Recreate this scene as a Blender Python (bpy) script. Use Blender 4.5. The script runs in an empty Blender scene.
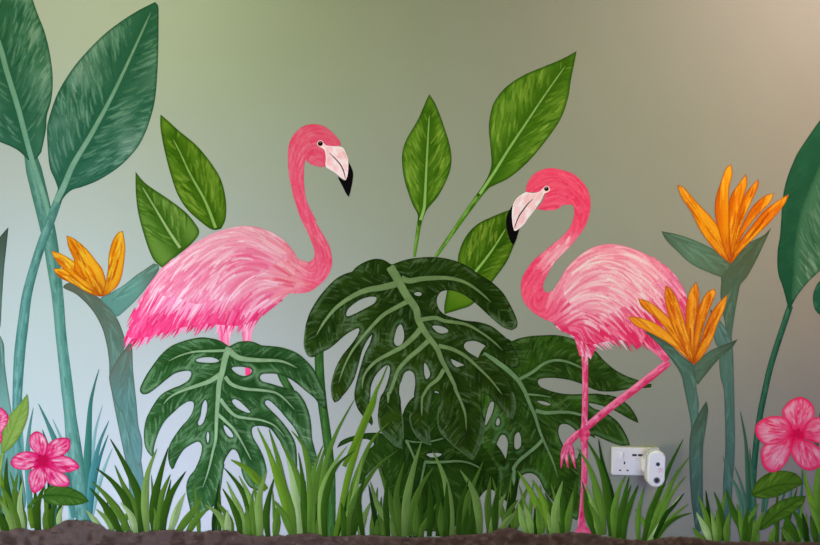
import bpy, math, random
import numpy as np
from mathutils import Vector
from mathutils.geometry import delaunay_2d_cdt

# ------------------------------------------------------------------ wall plane
S = 0.0031            # metres per unit of the mural plan
Z0 = 0.18             # height of the mural plan's lower edge above the floor
def WX(x): return (x - 410.0) * S
def WZ(y): return (545.0 - y) * S + Z0
scene = bpy.context.scene
COL = scene.collection
scene.view_settings.view_transform = 'Standard'
scene.view_settings.look = 'None'
scene.view_settings.exposure = 0
scene.view_settings.gamma = 1

# ------------------------------------------------------------------ area lights added out of view, placed and tinted to fit the wall's gradient
FITTED_LIGHTS = [
    ((-1.0, -0.8, 2.2), (-0.9, 0.0, 0.3), 0.8, (4.041, 6.0, 0.03)),
    ((1.5, -0.8, 1.1), (1.1, 0.0, 1.6), 0.8, (1.664, 0.457, 0.03)),
    ((1.5, -0.8, 2.2), (1.5, 0.0, 2.2), 0.8, (8.855, 6.633, 6.168)),
    ((-1.45, -1.4, 0.3), (-1.45, 0.0, 0.3), 1.1, (0.799, 2.873, 7.326)),
    ((-1.45, -1.4, 0.3), (1.1, 0.0, 1.6), 1.1, (8.621, 4.386, 0.097)),
    ((1.1, -1.4, 0.3), (1.1, 0.0, 0.3), 1.1, (0.03, 0.03, 2.364)),
    ((-0.6, -0.8, 0.14), (-1.1, 0.0, 0.5), 0.2, (55.077, 60.369, 120.164)),
    ((-1.45, -0.8, 1.1), (-1.45, 0.0, 1.1), 0.8, (1.524, 1.465, 2.948)),
    ((1.1, -1.4, 1.1), (-0.9, 0.0, 1.5), 1.1, (2.27, 3.6, 1.499)),
    ((-1.0, -0.45, 2.2), (-1.0, 0.0, 2.2), 0.5, (1.015, 0.05, 2.507)),
    ((-1.45, -0.8, 0.7), (0.5, 0.0, 0.4), 0.8, (0.449, 3.438, 3.066)),
]
def light_at(x, y):
    """radiance of a white matt wall at plan point x, y: picks how light each pot of paint has to be"""
    P = np.array((WX(x), 0.0, WZ(y))); tot = np.array((.01, .01, .01))
    for pos, aim, s, rad in FITTED_LIGHTS:
        pos = np.array(pos); d = np.array(aim) - pos; d /= np.linalg.norm(d)
        u = np.cross(d, [0, 0, 1]); u /= np.linalg.norm(u); v = np.cross(u, d); n = 5
        for a in range(n):
            for b in range(n):
                p = pos + u * ((a + .5) / n - .5) * s + v * ((b + .5) / n - .5) * s
                q = P - p; r = np.linalg.norm(q)
                c = max(0, q.dot(d) / r) * max(0, q[1] / r) / r ** 2 * (s * s / n / n) / math.pi
                tot += c * np.array(rad)
    return tot
def lin(c):
    c = np.asarray(c, float) / 255.0
    return np.where(c <= .04045, c / 12.92, ((np.maximum(c, 0) + .055) / 1.055) ** 2.4)

# ------------------------------------------------------------------ materials
def nodes(name):
    m = bpy.data.materials.new(name); m.use_nodes = True
    nt = m.node_tree; bs = nt.nodes['Principled BSDF']
    return m, nt, bs
def roller_bump(nt, bs, strength=.25, scale=190.0):
    g = nt.nodes.new('ShaderNodeNewGeometry')
    n = nt.nodes.new('ShaderNodeTexNoise'); n.inputs['Scale'].default_value = scale
    n.inputs['Detail'].default_value = 3
    nt.links.new(g.outputs['Position'], n.inputs['Vector'])
    b = nt.nodes.new('ShaderNodeBump'); b.inputs['Strength'].default_value = strength
    b.inputs['Distance'].default_value = .0012
    nt.links.new(n.outputs['Fac'], b.inputs['Height'])
    nt.links.new(b.outputs['Normal'], bs.inputs['Normal'])
    return g
def mat_wall():
    m, nt, bs = nodes('sage_wall_paint')
    g = roller_bump(nt, bs, .32)
    n = nt.nodes.new('ShaderNodeTexNoise'); n.inputs['Scale'].default_value = 2.2; n.inputs['Detail'].default_value = 4
    nt.links.new(g.outputs['Position'], n.inputs['Vector'])
    r = nt.nodes.new('ShaderNodeValToRGB')
    r.color_ramp.elements[0].position = .3; r.color_ramp.elements[0].color = (.294, .292, .256, 1)
    r.color_ramp.elements[1].position = .7; r.color_ramp.elements[1].color = (.307, .306, .270, 1)
    nt.links.new(n.outputs['Fac'], r.inputs['Fac']); nt.links.new(r.outputs['Color'], bs.inputs['Base Color'])
    bs.inputs['Roughness'].default_value = .9; bs.inputs['Specular IOR Level'].default_value = 0
    return m
def mat_paint():
    m, nt, bs = nodes('mural_paint')
    a = nt.nodes.new('ShaderNodeAttribute'); a.attribute_name = 'paint'
    g = roller_bump(nt, bs, .25)
    n = nt.nodes.new('ShaderNodeTexNoise'); n.inputs['Scale'].default_value = 160; n.inputs['Detail'].default_value = 3
    nt.links.new(g.outputs['Position'], n.inputs['Vector'])
    mr = nt.nodes.new('ShaderNodeMapRange'); mr.inputs['To Min'].default_value = .88; mr.inputs['To Max'].default_value = 1.12
    nt.links.new(n.outputs['Fac'], mr.inputs['Value'])
    mx = nt.nodes.new('ShaderNodeVectorMath'); mx.operation = 'SCALE'
    nt.links.new(a.outputs['Color'], mx.inputs[0]); nt.links.new(mr.outputs['Result'], mx.inputs['Scale'])
    nt.links.new(mx.outputs[0], bs.inputs['Base Color'])
    bs.inputs['Roughness'].default_value = .9; bs.inputs['Specular IOR Level'].default_value = 0
    return m
def mat_plain(name, col, rough=.5, spec=.4, metal=0, noise=.04):
    m, nt, bs = nodes(name)
    n = nt.nodes.new('ShaderNodeTexNoise'); n.inputs['Scale'].default_value = 60
    r = nt.nodes.new('ShaderNodeValToRGB'); c = np.array(col)
    r.color_ramp.elements[0].color = (*(c * (1 - noise)), 1); r.color_ramp.elements[1].color = (*(np.minimum(c * (1 + noise), 1)), 1)
    nt.links.new(n.outputs['Fac'], r.inputs['Fac']); nt.links.new(r.outputs['Color'], bs.inputs['Base Color'])
    bs.inputs['Roughness'].default_value = rough; bs.inputs['Specular IOR Level'].default_value = spec
    bs.inputs['Metallic'].default_value = metal
    return m
M_WALL = mat_wall(); M_PAINT = mat_paint()

# ------------------------------------------------------------------ outline helpers
FR = {'A': (130, 330, 6.817), 'B': (220, 330, 6.817), 'C': (130, 390, 6.817), 'D': (220, 390, 6.817),
      'E': (160, 450, 6.817), 'F': (300, 250, 6.817), 'G': (400, 250, 6.817), 'H': (300, 320, 6.817),
      'I': (400, 320, 6.817), 'J': (300, 390, 6.817), 'K': (400, 390, 6.817), 'L': (490, 325, 6.817),
      'M': (570, 325, 6.817), 'N': (490, 390, 6.817), 'O': (460, 455, 6.817),
      'a': (0, 0, 4.035), 'b': (0, 135, 4.035), 'c': (0, 270, 4.035), 'd': (0, 405, 3.895), 'e': (0, 380, 3.3),
      'f': (120, 110, 3.408), 'g': (110, 210, 3.408), 'h': (280, 110, 6.056), 'i': (120, 420, 3.727),
      'j': (300, 385, 3.408), 'k': (460, 320, 3.727), 'l': (440, 420, 4.1), 'm': (380, 40, 3.408),
      'n': (380, 160, 3.408), 'o': (510, 230, 3.895), 'p': (495, 155, 5.45), 'q': (620, 150, 4.1),
      'r': (620, 270, 4.1), 's': (620, 390, 3.515), 't': (600, 435, 8.39), 'X': (0, 0, 1.0)}
def P(txt):
    """'A:675,110 620,75! B:...' -> plan points; the letter picks the working frame, ! marks a sharp corner"""
    out = []; fr = FR['X']
    for tok in txt.split():
        if len(tok) > 1 and tok[1] == ':': fr = FR[tok[0]]; tok = tok[2:]
        if not tok: continue
        c = tok.endswith('!'); tok = tok.rstrip('!')
        x, y = tok.split(','); out.append((fr[0] + float(x) / fr[2], fr[1] + float(y) / fr[2], c))
    return out
def curve(pts, closed, step):
    pts = [(p[0], p[1], (p[2] if len(p) > 2 else False)) for p in pts]
    n = len(pts); res = []
    segs = n if closed else n - 1
    for i in range(segs):
        p1, p2 = pts[i], pts[(i + 1) % n]
        p0 = pts[(i - 1) % n] if (closed or i > 0) else p1
        p3 = pts[(i + 2) % n] if (closed or i + 2 < n) else p2
        if p1[2]: p0 = p1
        if p2[2]: p3 = p2
        a = np.array(p0[:2]); b = np.array(p1[:2]); c = np.array(p2[:2]); d = np.array(p3[:2])
        L = np.linalg.norm(c - b)
        if L < 1e-6: continue
        m1 = (c - a) * .5; m2 = (d - b) * .5
        for m_ in (m1, m2):
            l_ = np.linalg.norm(m_)
            if l_ > L * 1.1: m_ *= L * 1.1 / l_
        k = max(1, int(round(L / step)))
        for q in range(k):
            t = q / k
            res.append((2*t**3-3*t*t+1)*b + (t**3-2*t*t+t)*m1 + (-2*t**3+3*t*t)*c + (t**3-t*t)*m2)
    if not closed: res.append(np.array(pts[-1][:2]))
    return np.array(res)
def inside(V, poly):
    x, y = V[:, 0], V[:, 1]; r = np.zeros(len(V), bool); n = len(poly); j = n - 1
    for i in range(n):
        xi, yi = poly[i]; xj, yj = poly[j]
        if yi != yj:
            r ^= ((yi > y) != (yj > y)) & (x < (xj - xi) * (y - yi) / (yj - yi) + xi)
        j = i
    return r
def dist_poly(V, poly, closed=False):
    """distance, position along (0..1), side, nearest direction for every point of V"""
    A = poly if not closed else np.vstack([poly, poly[:1]])
    seg = A[1:] - A[:-1]; L = np.linalg.norm(seg, axis=1); cum = np.concatenate([[0], np.cumsum(L)])
    best = np.full(len(V), 1e9); T = np.zeros(len(V)); sd = np.zeros(len(V))
    for i in range(len(seg)):
        if L[i] < 1e-9: continue
        r = V - A[i]; t = np.clip((r @ seg[i]) / L[i] ** 2, 0, 1)
        d = np.linalg.norm(r - t[:, None] * seg[i], axis=1); m = d < best
        best[m] = d[m]; T[m] = (cum[i] + t[m] * L[i]) / cum[-1]
        sd[m] = np.sign(seg[i][0] * r[m, 1] - seg[i][1] * r[m, 0])
    return best, T, sd
def smooth(a, b, x):
    t = np.clip((x - a) / (b - a + 1e-9), 0, 1); return t * t * (3 - 2 * t)
_rs = np.random.RandomState(5); _tab = _rs.rand(256, 256)
def noise(V, sc):
    q = V / sc; i = np.floor(q).astype(int); f = q - i; f = f * f * (3 - 2 * f)
    g = lambda a, b: _tab[(i[:, 0] + a) % 256, (i[:, 1] + b) % 256]
    return (g(0,0)*(1-f[:,0])*(1-f[:,1]) + g(1,0)*f[:,0]*(1-f[:,1]) + g(0,1)*(1-f[:,0])*f[:,1] + g(1,1)*f[:,0]*f[:,1])
RNG = random.Random(11)

# ------------------------------------------------------------------ one painted shape
class Sheet:
    """a painted shape: fine mesh inside an outline, painted stroke by stroke at its vertices"""
    def __init__(s, outline, holes=(), g=1.25, step=1.6, sub=0):
        s.sub = sub
        s.out = curve(outline, True, step) if not isinstance(outline, np.ndarray) else outline
        s.holes = [curve(h, True, step) if not isinstance(h, np.ndarray) else h for h in holes]
        mn = s.out.min(0); mx = s.out.max(0)
        jy = np.arange(mn[1], mx[1], g * .87); pts = []
        for k, y in enumerate(jy):
            x = np.arange(mn[0] + (k % 2) * g / 2, mx[0], g); pts.append(np.stack([x, np.full(len(x), y)], 1))
        G = np.vstack(pts) if pts else np.zeros((0, 2))
        G = G + _rs.uniform(-.06, .06, G.shape)
        m = inside(G, s.out)
        for h in s.holes: m &= ~inside(G, h)
        G = G[m]
        if len(G):
            d = dist_poly(G, s.out, True)[0]
            for h in s.holes: d = np.minimum(d, dist_poly(G, h, True)[0])
            G = G[d > g * .45]
        allp = [s.out] + s.holes; base = np.vstack(allp); edges = []; o = 0
        for a in allp:
            n = len(a); edges += [(o + i, o + (i + 1) % n) for i in range(n)]; o += n
        co = [Vector(p) for p in np.vstack([base, G])]
        v, e, f, *_ = delaunay_2d_cdt(co, edges, [], 0, 1e-4)
        s.V = np.array([tuple(p) for p in v]); F = np.array([tuple(t) for t in f if len(t) == 3])
        cen = s.V[F].mean(1); k = inside(cen, s.out)
        for h in s.holes: k &= ~inside(cen, h)
        s.F = F[k]
        s.C = np.zeros((len(s.V), 3)); s._ed = None
    def ed(s):
        if s._ed is None:
            d = dist_poly(s.V, s.out, True)[0]
            for h in s.holes: d = np.minimum(d, dist_poly(s.V, h, True)[0])
            s._ed = d
        return s._ed
    def fill(s, c): s.C[:] = c; return s
    def mix(s, c, a):
        a = np.clip(np.asarray(a, float), 0, 1); a = a if a.ndim else np.full(len(s.V), float(a))
        s.C = s.C * (1 - a[:, None]) + np.asarray(c, float) * a[:, None]; return s
    def grad(s, stops, p0, p1):
        """colour stops [(t, colour)] along p0 -> p1"""
        p0 = np.array(p0[:2], float); d = np.array(p1[:2], float) - p0
        t = (s.V - p0) @ d / (d @ d); ts = [q[0] for q in stops]
        for k in range(3): s.C[:, k] = np.interp(t, ts, [q[1][k] for q in stops])
        return s
    def blotch(s, c, sc=9, lo=.45, hi=.75, a=.5): return s.mix(c, smooth(lo, hi, noise(s.V + 37, sc)) * a)
    def edge(s, c, w=1.5, a=.8): return s.mix(c, (1 - smooth(0, w, s.ed())) * a)
    def stroke(s, pts, w, c, a=.7, soft=.5, prof='leaf'):
        pts = np.asarray(pts, float)[:, :2]; w = float(w)
        mn = pts.min(0) - w - 1; mx = pts.max(0) + w + 1
        idx = np.nonzero((s.V[:, 0] > mn[0]) & (s.V[:, 0] < mx[0]) & (s.V[:, 1] > mn[1]) & (s.V[:, 1] < mx[1]))[0]
        if not len(idx): return s
        d, t, _ = dist_poly(s.V[idx], pts)
        if prof == 'leaf': hw = w * .5 * np.sqrt(np.clip(np.sin(np.pi * np.clip(t, .02, .98)), 0, 1))
        elif prof == 'taper': hw = w * .5 * (1 - t) ** .6
        elif prof == 'rtaper': hw = w * .5 * t ** .6
        else: hw = np.full(len(t), w * .5)
        al = (1 - smooth(hw * (1 - soft), hw + .45, d)) * a
        s.C[idx] = s.C[idx] * (1 - al[:, None]) + np.asarray(c, float) * al[:, None]
        return s
    def line(s, pts, w0, w1, c, a=1.0, soft=.35):
        """a painted vein whose width runs from w0 to w1"""
        pts = curve(pts, False, 2.0); d, t, _ = dist_poly(s.V, pts)
        hw = .5 * (w0 + (w1 - w0) * t); return s.mix(c, (1 - smooth(hw * (1 - soft) - .2, hw + .5, d)) * a)
def jit(c, k, r=RNG):
    j = r.uniform(-k, k); return np.clip(np.array(c, float) + j + np.array([r.uniform(-k, k) * .35 for _ in range(3)]), 0, 255)

# ------------------------------------------------------------------ scene objects
LAYER = [0]
CUR = {'light': None, 'org': (0, 0, 0), 'y': 0}
def world_light(x, y):
    return light_at(min(max(x, 0), 820), min(max(y, 0), 545))
def thing(name, label, cat, at, group=None, ref=None):
    """Empty on the mural at plan point `at`; everything painted next belongs to it. ref: where its paint was mixed to match"""
    LAYER[0] += 1
    o = bpy.data.objects.new(name, None); COL.objects.link(o); o.empty_display_size = .02
    y = -LAYER[0] * 2.5e-5 - 1e-4
    CUR['org'] = (WX(at[0]), y, WZ(at[1])); CUR['y'] = y
    CUR['light'] = world_light(*(ref or at))
    o.location = CUR['org']; o['label'] = label; o['category'] = cat
    if group: o['group'] = group
    return o
def mesh_from(name, sheets, parent, mat=None, sub=0):
    V = []; F = []; C = []; o = 0; org = CUR['org']
    for k, s in enumerate(sheets):
        n = len(s.V)
        v = np.zeros((n, 3)); v[:, 0] = WX(s.V[:, 0]) - org[0]; v[:, 2] = WZ(s.V[:, 1]) - org[2]
        v[:, 1] = -(sub + s.sub) * 2e-6 - k * 1e-6
        V.append(v); C.append(s.C); F.append(s.F + o); o += n
    V = np.vstack(V); C = np.vstack(C); F = np.vstack(F)
    a = V[F[:, 1]] - V[F[:, 0]]; b = V[F[:, 2]] - V[F[:, 0]]
    ny = a[:, 2] * b[:, 0] - a[:, 0] * b[:, 2]; F = F.copy(); fl = ny > 0; F[fl] = F[fl][:, ::-1]
    me = bpy.data.meshes.new(name); me.from_pydata(V.tolist(), [], F.tolist())
    col = np.ones((len(V), 4)); col[:, :3] = np.clip(lin(C) / CUR['light'], .003, .97)
    at = me.color_attributes.new('paint', 'FLOAT_COLOR', 'POINT'); at.data.foreach_set('color', col.astype(np.float32).ravel())
    me.materials.append(mat or M_PAINT); me.update()
    ob = bpy.data.objects.new(name, me); COL.objects.link(ob)
    if parent is not None: ob.parent = parent
    return ob
def flat_blade(pts, w, prof='leaf', g=1.1, sub=0, step=1.6):
    """Sheet in the shape of a tapering stroke along pts (used for grass, feathers, stems, veins)"""
    c = curve(pts, False, step); n = len(c)
    d = np.gradient(c, axis=0); d /= np.linalg.norm(d, axis=1)[:, None] + 1e-9; nr = np.stack([-d[:, 1], d[:, 0]], 1)
    t = np.linspace(0, 1, n)
    if callable(prof): hw = np.array([prof(q) for q in t]) * w / 2
    elif prof == 'leaf': hw = w / 2 * np.clip(np.sin(np.pi * (t * .93 + .03)), 0, 1) ** .6
    elif prof == 'grass': hw = w / 2 * np.minimum(1, .05 + t * 1.75) ** .9 * (1 - .3 * smooth(.65, 1, t))   # tip first, base last
    elif prof == 'tip': hw = w / 2 * (1 - t) ** .7                                    # base first, pointed end last
    else: hw = np.full(n, w / 2)
    hw = np.maximum(hw, .12)
    poly = np.vstack([c + nr * hw[:, None], (c - nr * hw[:, None])[::-1]])
    sh = Sheet(poly, g=g, sub=sub); sh.rib = c; return sh
def structure(name, V, F, mat):
    me = bpy.data.meshes.new(name); me.from_pydata(V, [], F); me.materials.append(mat); me.update()
    o = bpy.data.objects.new(name, me); COL.objects.link(o); o['kind'] = 'structure'; return o
def boxdata(x0, x1, y0, y1, z0, z1):
    return ([(x0,y0,z0),(x1,y0,z0),(x1,y1,z0),(x0,y1,z0),(x0,y0,z1),(x1,y0,z1),(x1,y1,z1),(x0,y1,z1)],
            [(0,3,2,1),(4,5,6,7),(0,1,5,4),(1,2,6,5),(2,3,7,6),(3,0,4,7)])
structure('wall_back', *boxdata(-2.6, 2.6, 0, .12, 0, 2.6), M_WALL)
structure('floor', *boxdata(-2.6, 2.6, -3.4, .12, -.08, 0), mat_plain('floor_boards', (.20, .15, .11), .6))
structure('baseboard_back', *boxdata(-2.6, 2.6, -.016, 0, 0, .10), mat_plain('white_gloss_trim', (.6, .6, .58), .35))
for pos, aim, s, rad in FITTED_LIGHTS:  # unseen added lights that shape the brightness and tint across the wall
    l = bpy.data.lights.new('fitted_area_light', 'AREA'); l.shape = 'SQUARE'; l.size = s
    mxr = max(rad); l.color = tuple(r / mxr for r in rad); l.energy = mxr * math.pi * s * s
    lo = bpy.data.objects.new('fitted_area_light', l); COL.objects.link(lo); lo.location = pos
    lo.rotation_euler = (Vector(aim) - Vector(pos)).to_track_quat('-Z', 'Y').to_euler()
w = bpy.data.worlds.new('world'); scene.world = w; w.use_nodes = True
w.node_tree.nodes['Background'].inputs[0].default_value = (.01, .01, .01, 1); w.node_tree.nodes['Background'].inputs[1].default_value = 1
cam = bpy.data.cameras.new('camera'); co = bpy.data.objects.new('camera', cam); COL.objects.link(co)
CD = 2.2
co.location = (0, -CD, WZ(272.5)); co.rotation_euler = (math.pi / 2, 0, 0)
cam.sensor_width = 36; cam.lens = 36 * CD / (820 * S); cam.clip_start = .05; scene.camera = co
# ================================================================== plants: helpers
def veined(sh, rib, dark, light, n=120, ang=50, L=(10, 26), w=(1.0, 2.4), a=(.25, .6), mid=None, near=2.0, reach=1.0, curl=0.35, seed=1):
    """brush strokes that leave the midrib (base -> tip) and sweep to the edge"""
    r = random.Random(seed); rb = curve(rib, False, 1.5); d = np.gradient(rb, axis=0); d /= np.linalg.norm(d, axis=1)[:, None]
    ex = sh.ed().max() * 2.1 * reach
    for _ in range(n):
        k = r.randrange(len(rb)); side = r.choice((-1, 1)); t = d[k]; th = math.radians(ang + r.uniform(-9, 9)) * side
        off = near + r.random() ** .9 * ex; ln = r.uniform(*L)
        def dr(th): return np.array((t[0]*math.cos(th) - t[1]*math.sin(th), t[0]*math.sin(th) + t[1]*math.cos(th)))
        p0 = rb[k] + dr(th) * off; p1 = p0 + dr(th - side * curl * .5) * ln * .5; p2 = p1 + dr(th - side * curl) * ln * .5
        c = jit(light if r.random() < .5 else dark, 9, r)
        if mid is not None and r.random() < .3: c = jit(mid, 8, r)
        sh.stroke([p0, p1, p2], r.uniform(*w), c, r.uniform(*a), soft=.8)
    return sh
def rib_part(parent, pts, w0, w1, c, name='midrib', hi=None, sub=3):
    sh = flat_blade(pts, max(w0, w1), prof=lambda t: (w0 + (w1 - w0) * t) / max(w0, w1) * min(1, (1.001 - t) / .08) ** .6, g=1.2)
    sh.fill(c)
    if hi is not None: sh.mix(hi, smooth(.2, .9, noise(sh.V, 7)) * .5)
    sh.edge(np.array(c) * .72, .8, .45)
    return mesh_from(name, [sh], parent, sub=sub)
def stem_sheet(pts, w, dark, mid, light, prof='flat', seed=2, g=1.25, hl=.25):
    sh = flat_blade(pts, w, prof=prof, g=g); r = random.Random(seed)
    sh.fill(mid); d, t, sd = dist_poly(sh.V, sh.rib); x = sd * d / (w * .5 + .1)
    sh.mix(dark, smooth(.25, 1.0, -x) * .75); sh.mix(dark, smooth(.7, 1.05, x) * .5); sh.mix(light, np.exp(-((x - hl) / .28) ** 2) * .6)
    n = len(sh.rib)
    for _ in range(int(n * .8)):
        k = r.randrange(max(1, n - 8)); q = sh.rib[k:k + 8:3] + np.array([r.uniform(-w/2, w/2) * .8, 0])
        sh.stroke(q, r.uniform(.8, 1.8), jit(r.choice((dark, light, mid)), 8, r), r.uniform(.2, .5))
    return sh


# ------------------------------------------------------------------ thin teal reeds behind everything, left
def reed(pts, w, c, seed=3, tipd=True):
    sh = flat_blade(P(pts) if isinstance(pts, str) else pts, w, prof='grass'); r = random.Random(seed)
    c = np.array(c, float); sh.fill(c); d, t, sd = dist_poly(sh.V, sh.rib); x = sd * d / (w * .5 + .1)
    sh.mix(c * .72, smooth(-.1, .9, -x) * .55); sh.mix(np.minimum(c * 1.22 + 8, 255), smooth(.1, .8, x) * .45)
    sh.mix(c * .8, (1 - smooth(0, .3, t)) * .4)
    return sh
o = thing('reed_clump', 'clump of thin pale teal reeds around the left pink star flower', 'reeds', (60, 525), ref=(60, 440))
for k, (p, w, c) in enumerate([
    ('d:400,0 372,100 355,230 345,380 345,470', 6, (138, 190, 196)), ('d:205,55 240,140 262,260 275,400 280,480', 7, (140, 188, 196)),
    ('d:440,165 405,250 380,330 360,430', 5, (140, 190, 195)), ('d:130,10 114,100 108,190 112,300 118,450', 7, (92, 152, 154)),
    ('d:150,-5 185,70 222,160 260,290 290,440', 9, (78, 140, 138)), ('c:400,400 380,470 365,545 d:345,120 340,250 345,380 350,470', 8, (62, 128, 122)),
    ('d:425,60 388,150 362,260 350,380 345,470', 7, (72, 140, 146)), ('d:422,115 385,220 358,340 350,460', 6, (60, 128, 136)),
    ('d:165,95 185,160 200,260 210,400 215,470', 8, (70, 130, 130)), ('d:40,330 60,300 75,200 70,60 78,-20', 6, (110, 165, 168)),
    ('e:60,330 72,250 62,160 60,0', 9, (96, 160, 160)), ('d:5,60 30,120 50,240 60,400', 9, (104, 160, 158))]):
    mesh_from('reed', [reed(p, w, c, k)], o, sub=k)

# ------------------------------------------------------------------ teal leaf cropped by the left edge
o = thing('reed_leaf', 'grey teal pointed leaf cut off by the left edge beside the crossing stalks', 'leaf', (0, 500), ref=(5, 350))
sh = Sheet(P('X:8.5,227! 6.5,247 4,270 2,300 0,328 -6,320 -12,280 -8,250 -1,238')).grad([(0, (72, 92, 82)), (1, (104, 142, 134))], (4, 227), (0, 320))
sh.edge((56, 72, 66), 1.6, .6); mesh_from('leaf_tip', [sh], o)
sh = Sheet(P('X:0,335! 4,345 5,365 9,395 14,425 22,470 24,510 -8,515 -16,420 -8,360')).grad([(0, (84, 124, 118)), (.4, (120, 172, 168)), (1, (96, 156, 150))], (0, 335), (10, 510))
veined(sh, P('X:0,510 0,340'), (70, 128, 122), (150, 196, 190), 60, 12, seed=4); sh.edge((66, 84, 78), 1.8, .6); mesh_from('leaf_blade', [sh], o, sub=2)

# ------------------------------------------------------------------ the two big paddle leaves, left
def paddle(name, label, at, blade, rib, stemp, sw, ref, seed, ang=52, n=420, sheen=True):
    o = thing(name, label, 'leaf', at, ref=ref)
    st = stem_sheet(P(stemp), max(sw), (44, 92, 70), (78, 128, 104), (124, 168, 142), prof=lambda t: np.interp(t, np.linspace(0, 1, len(sw)), sw) / max(sw), seed=seed)
    mesh_from('stalk', [st], o)
    sh = Sheet(P(blade), g=1.15); sh.fill((62, 114, 84))
    R_ = curve(P(rib), False, 2); d, t, sd = dist_poly(sh.V, R_)
    ex = max(sh.ed().max(), 1)
    sh.mix((32, 84, 56), np.exp(-(d / (ex * .36)) ** 2) * .7)
    sh.blotch((40, 92, 64), 14, .4, .8, .6)
    veined(sh, P(rib), (34, 84, 58), (112, 152, 122), int(n * 2.1), ang, (9, 22), (1.1, 2.8), (.25, .7), near=3, reach=.8, seed=seed)
    if sheen:
        band = np.exp(-((d - ex * .85) / (ex * .38)) ** 2); m = smooth(.42, .72, noise(sh.V * [1, 1] + 9, 22)) * band
        sh.mix((128, 160, 136), m * .55)
        r = random.Random(seed + 9); rb = R_; dd = np.gradient(rb, axis=0); dd /= np.linalg.norm(dd, axis=1)[:, None]
        for _ in range(int(n * .5)):
            k = r.randrange(len(rb)); s_ = r.choice((-1, 1)); th = math.radians(ang + r.uniform(-8, 8)) * s_; q = dd[k]
            v = np.array((q[0]*math.cos(th) - q[1]*math.sin(th), q[0]*math.sin(th) + q[1]*math.cos(th)))
            p = rb[k] + v * ex * r.uniform(.75, 1.65); sh.stroke([p, p + v * r.uniform(6, 14)], r.uniform(.9, 2.0), jit((150, 178, 152), 16, r), r.uniform(.2, .6), soft=.9)
    sh.edge((32, 78, 54), 3.4, .65); sh.edge((30, 76, 48), 1.3, .6)
    mesh_from('leaf_blade', [sh], o, sub=3)
    return o
paddle('paddle_leaf', 'broad teal paddle leaf cut off by the top left corner, on the straight stalk', (82, 515),
       'X:-5,-12 29,-12! 37,12 45,33 50.5,57 52.8,79 51.5,99 47,116 46,130 41.5,152! 35,160 28,160! 20,152 12,147 0,142 -25,130 -40,80 -30,20',
       'X:25,150 17,104 7,72 0,47 -14,10', 'X:27,140 32,162 38,187 44,212 50,240 54,268 58,300 61,335 65,370 69,405 73,440 78,475 82,515 84,538',
       (9, 16, 16, 15, 14, 12, 11, 11, 12, 12, 15, 15, 13, 13), (30, 120), 3, n=330)
rib_part(bpy.data.objects['paddle_leaf'], P('X:-14,10 0,47 7,72 17,104 25,134 32,160 41,187 48,212 52,234'), 5.5, 5, (108, 156, 124), hi=(130, 172, 142), sub=6)
LB = paddle('paddle_leaf', 'whole broad teal paddle leaf with pointed tip and a curving stalk crossing the straight one', (17, 520),
       'X:155,2! 158.3,6 158.6,25 158,62 155,100 148.7,124 142,140 134,152 119,167 99,180 82,187 72,190 65,196 60,204! 56,200 58,190 55,180 50,168 48,152 47,132 48,122 56,97 67,77 82,57 107,32 134,13',
       'X:64,186 73,165 92,133 112,96 131,56 150,13', 'X:64,183 58,200 50,222 42,243 34,268 27,295 23,325 20,350 18,380 17,410 17,440 18,480 18,538',
       (7, 9, 9, 9, 10, 11, 11, 10, 9, 8, 7, 7, 7), (100, 110), 8, n=520)
rib_part(LB, P('X:56,202 64,186 73,165 92,133 112,96 131,56 151,12'), 6.5, 1.6, (112, 156, 120), hi=(132, 170, 140), sub=6)

# ------------------------------------------------------------------ bird of paradise flowers
def petal(outline, base, tip, seed, dark=(206, 92, 10), mid=(242, 152, 18), light=(255, 208, 66), n=36):
    sh = Sheet(P(outline), g=1.1); b = np.array(base[:2], float); t = np.array(tip[:2], float); L = np.linalg.norm(t - b); u = (t - b) / L; nr = np.array((-u[1], u[0]))
    sh.grad([(0, np.array(dark) * .9), (.35, mid), (.8, mid), (1, light)], b, t); r = random.Random(seed)
    q = sh.V - b; al = q @ u / L; ac = q @ nr; wmx = max(2.0, np.abs(ac).max())
    sh.mix(dark, smooth(.2, .9, -ac / wmx) * .75); sh.mix(light, smooth(.0, .6, ac / wmx) * (1 - smooth(.6, 1, ac / wmx)) * .5)
    for _ in range(n):
        s0 = r.uniform(0, .85); x = r.gauss(0, .38) * wmx; p = b + u * L * s0 + nr * x * (.4 + s0); ln = r.uniform(.12, .32) * L
        c = jit(r.choice((np.array(dark) * .9, dark, mid, light, light)), 14, r); sh.stroke([p, p + u * ln * .5 + nr * .5, p + u * ln], r.uniform(1, 2.2), c, r.uniform(.45, .9), soft=.6)
    sh.edge(np.array(dark) * .8, 1.6, .75); return sh
GREY_G = (78, 108, 92)
def sheath(outline, cols, rib, seed, n=50, edgec=(70, 74, 58)):
    sh = Sheet(P(outline), g=1.2); p = curve(P(rib), False, 3); sh.grad([(0, cols[0]), (.5, cols[1]), (1, cols[2])], p[0], p[-1])
    veined(sh, P(rib), np.array(cols[1]) * .8, np.minimum(np.array(cols[1]) * 1.22, 255), n, 14, (10, 24), (1, 2.4), (.25, .5), near=0, reach=.6, curl=.1, seed=seed)
    sh.edge(edgec, 2.0, .42); return sh
o = thing('bird_of_paradise', 'orange bird of paradise flower with four petals left of the standing flamingo', 'flower', (139, 528), ref=(105, 300))
tc = ((92, 108, 96), (98, 142, 130), (98, 148, 138))
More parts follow.
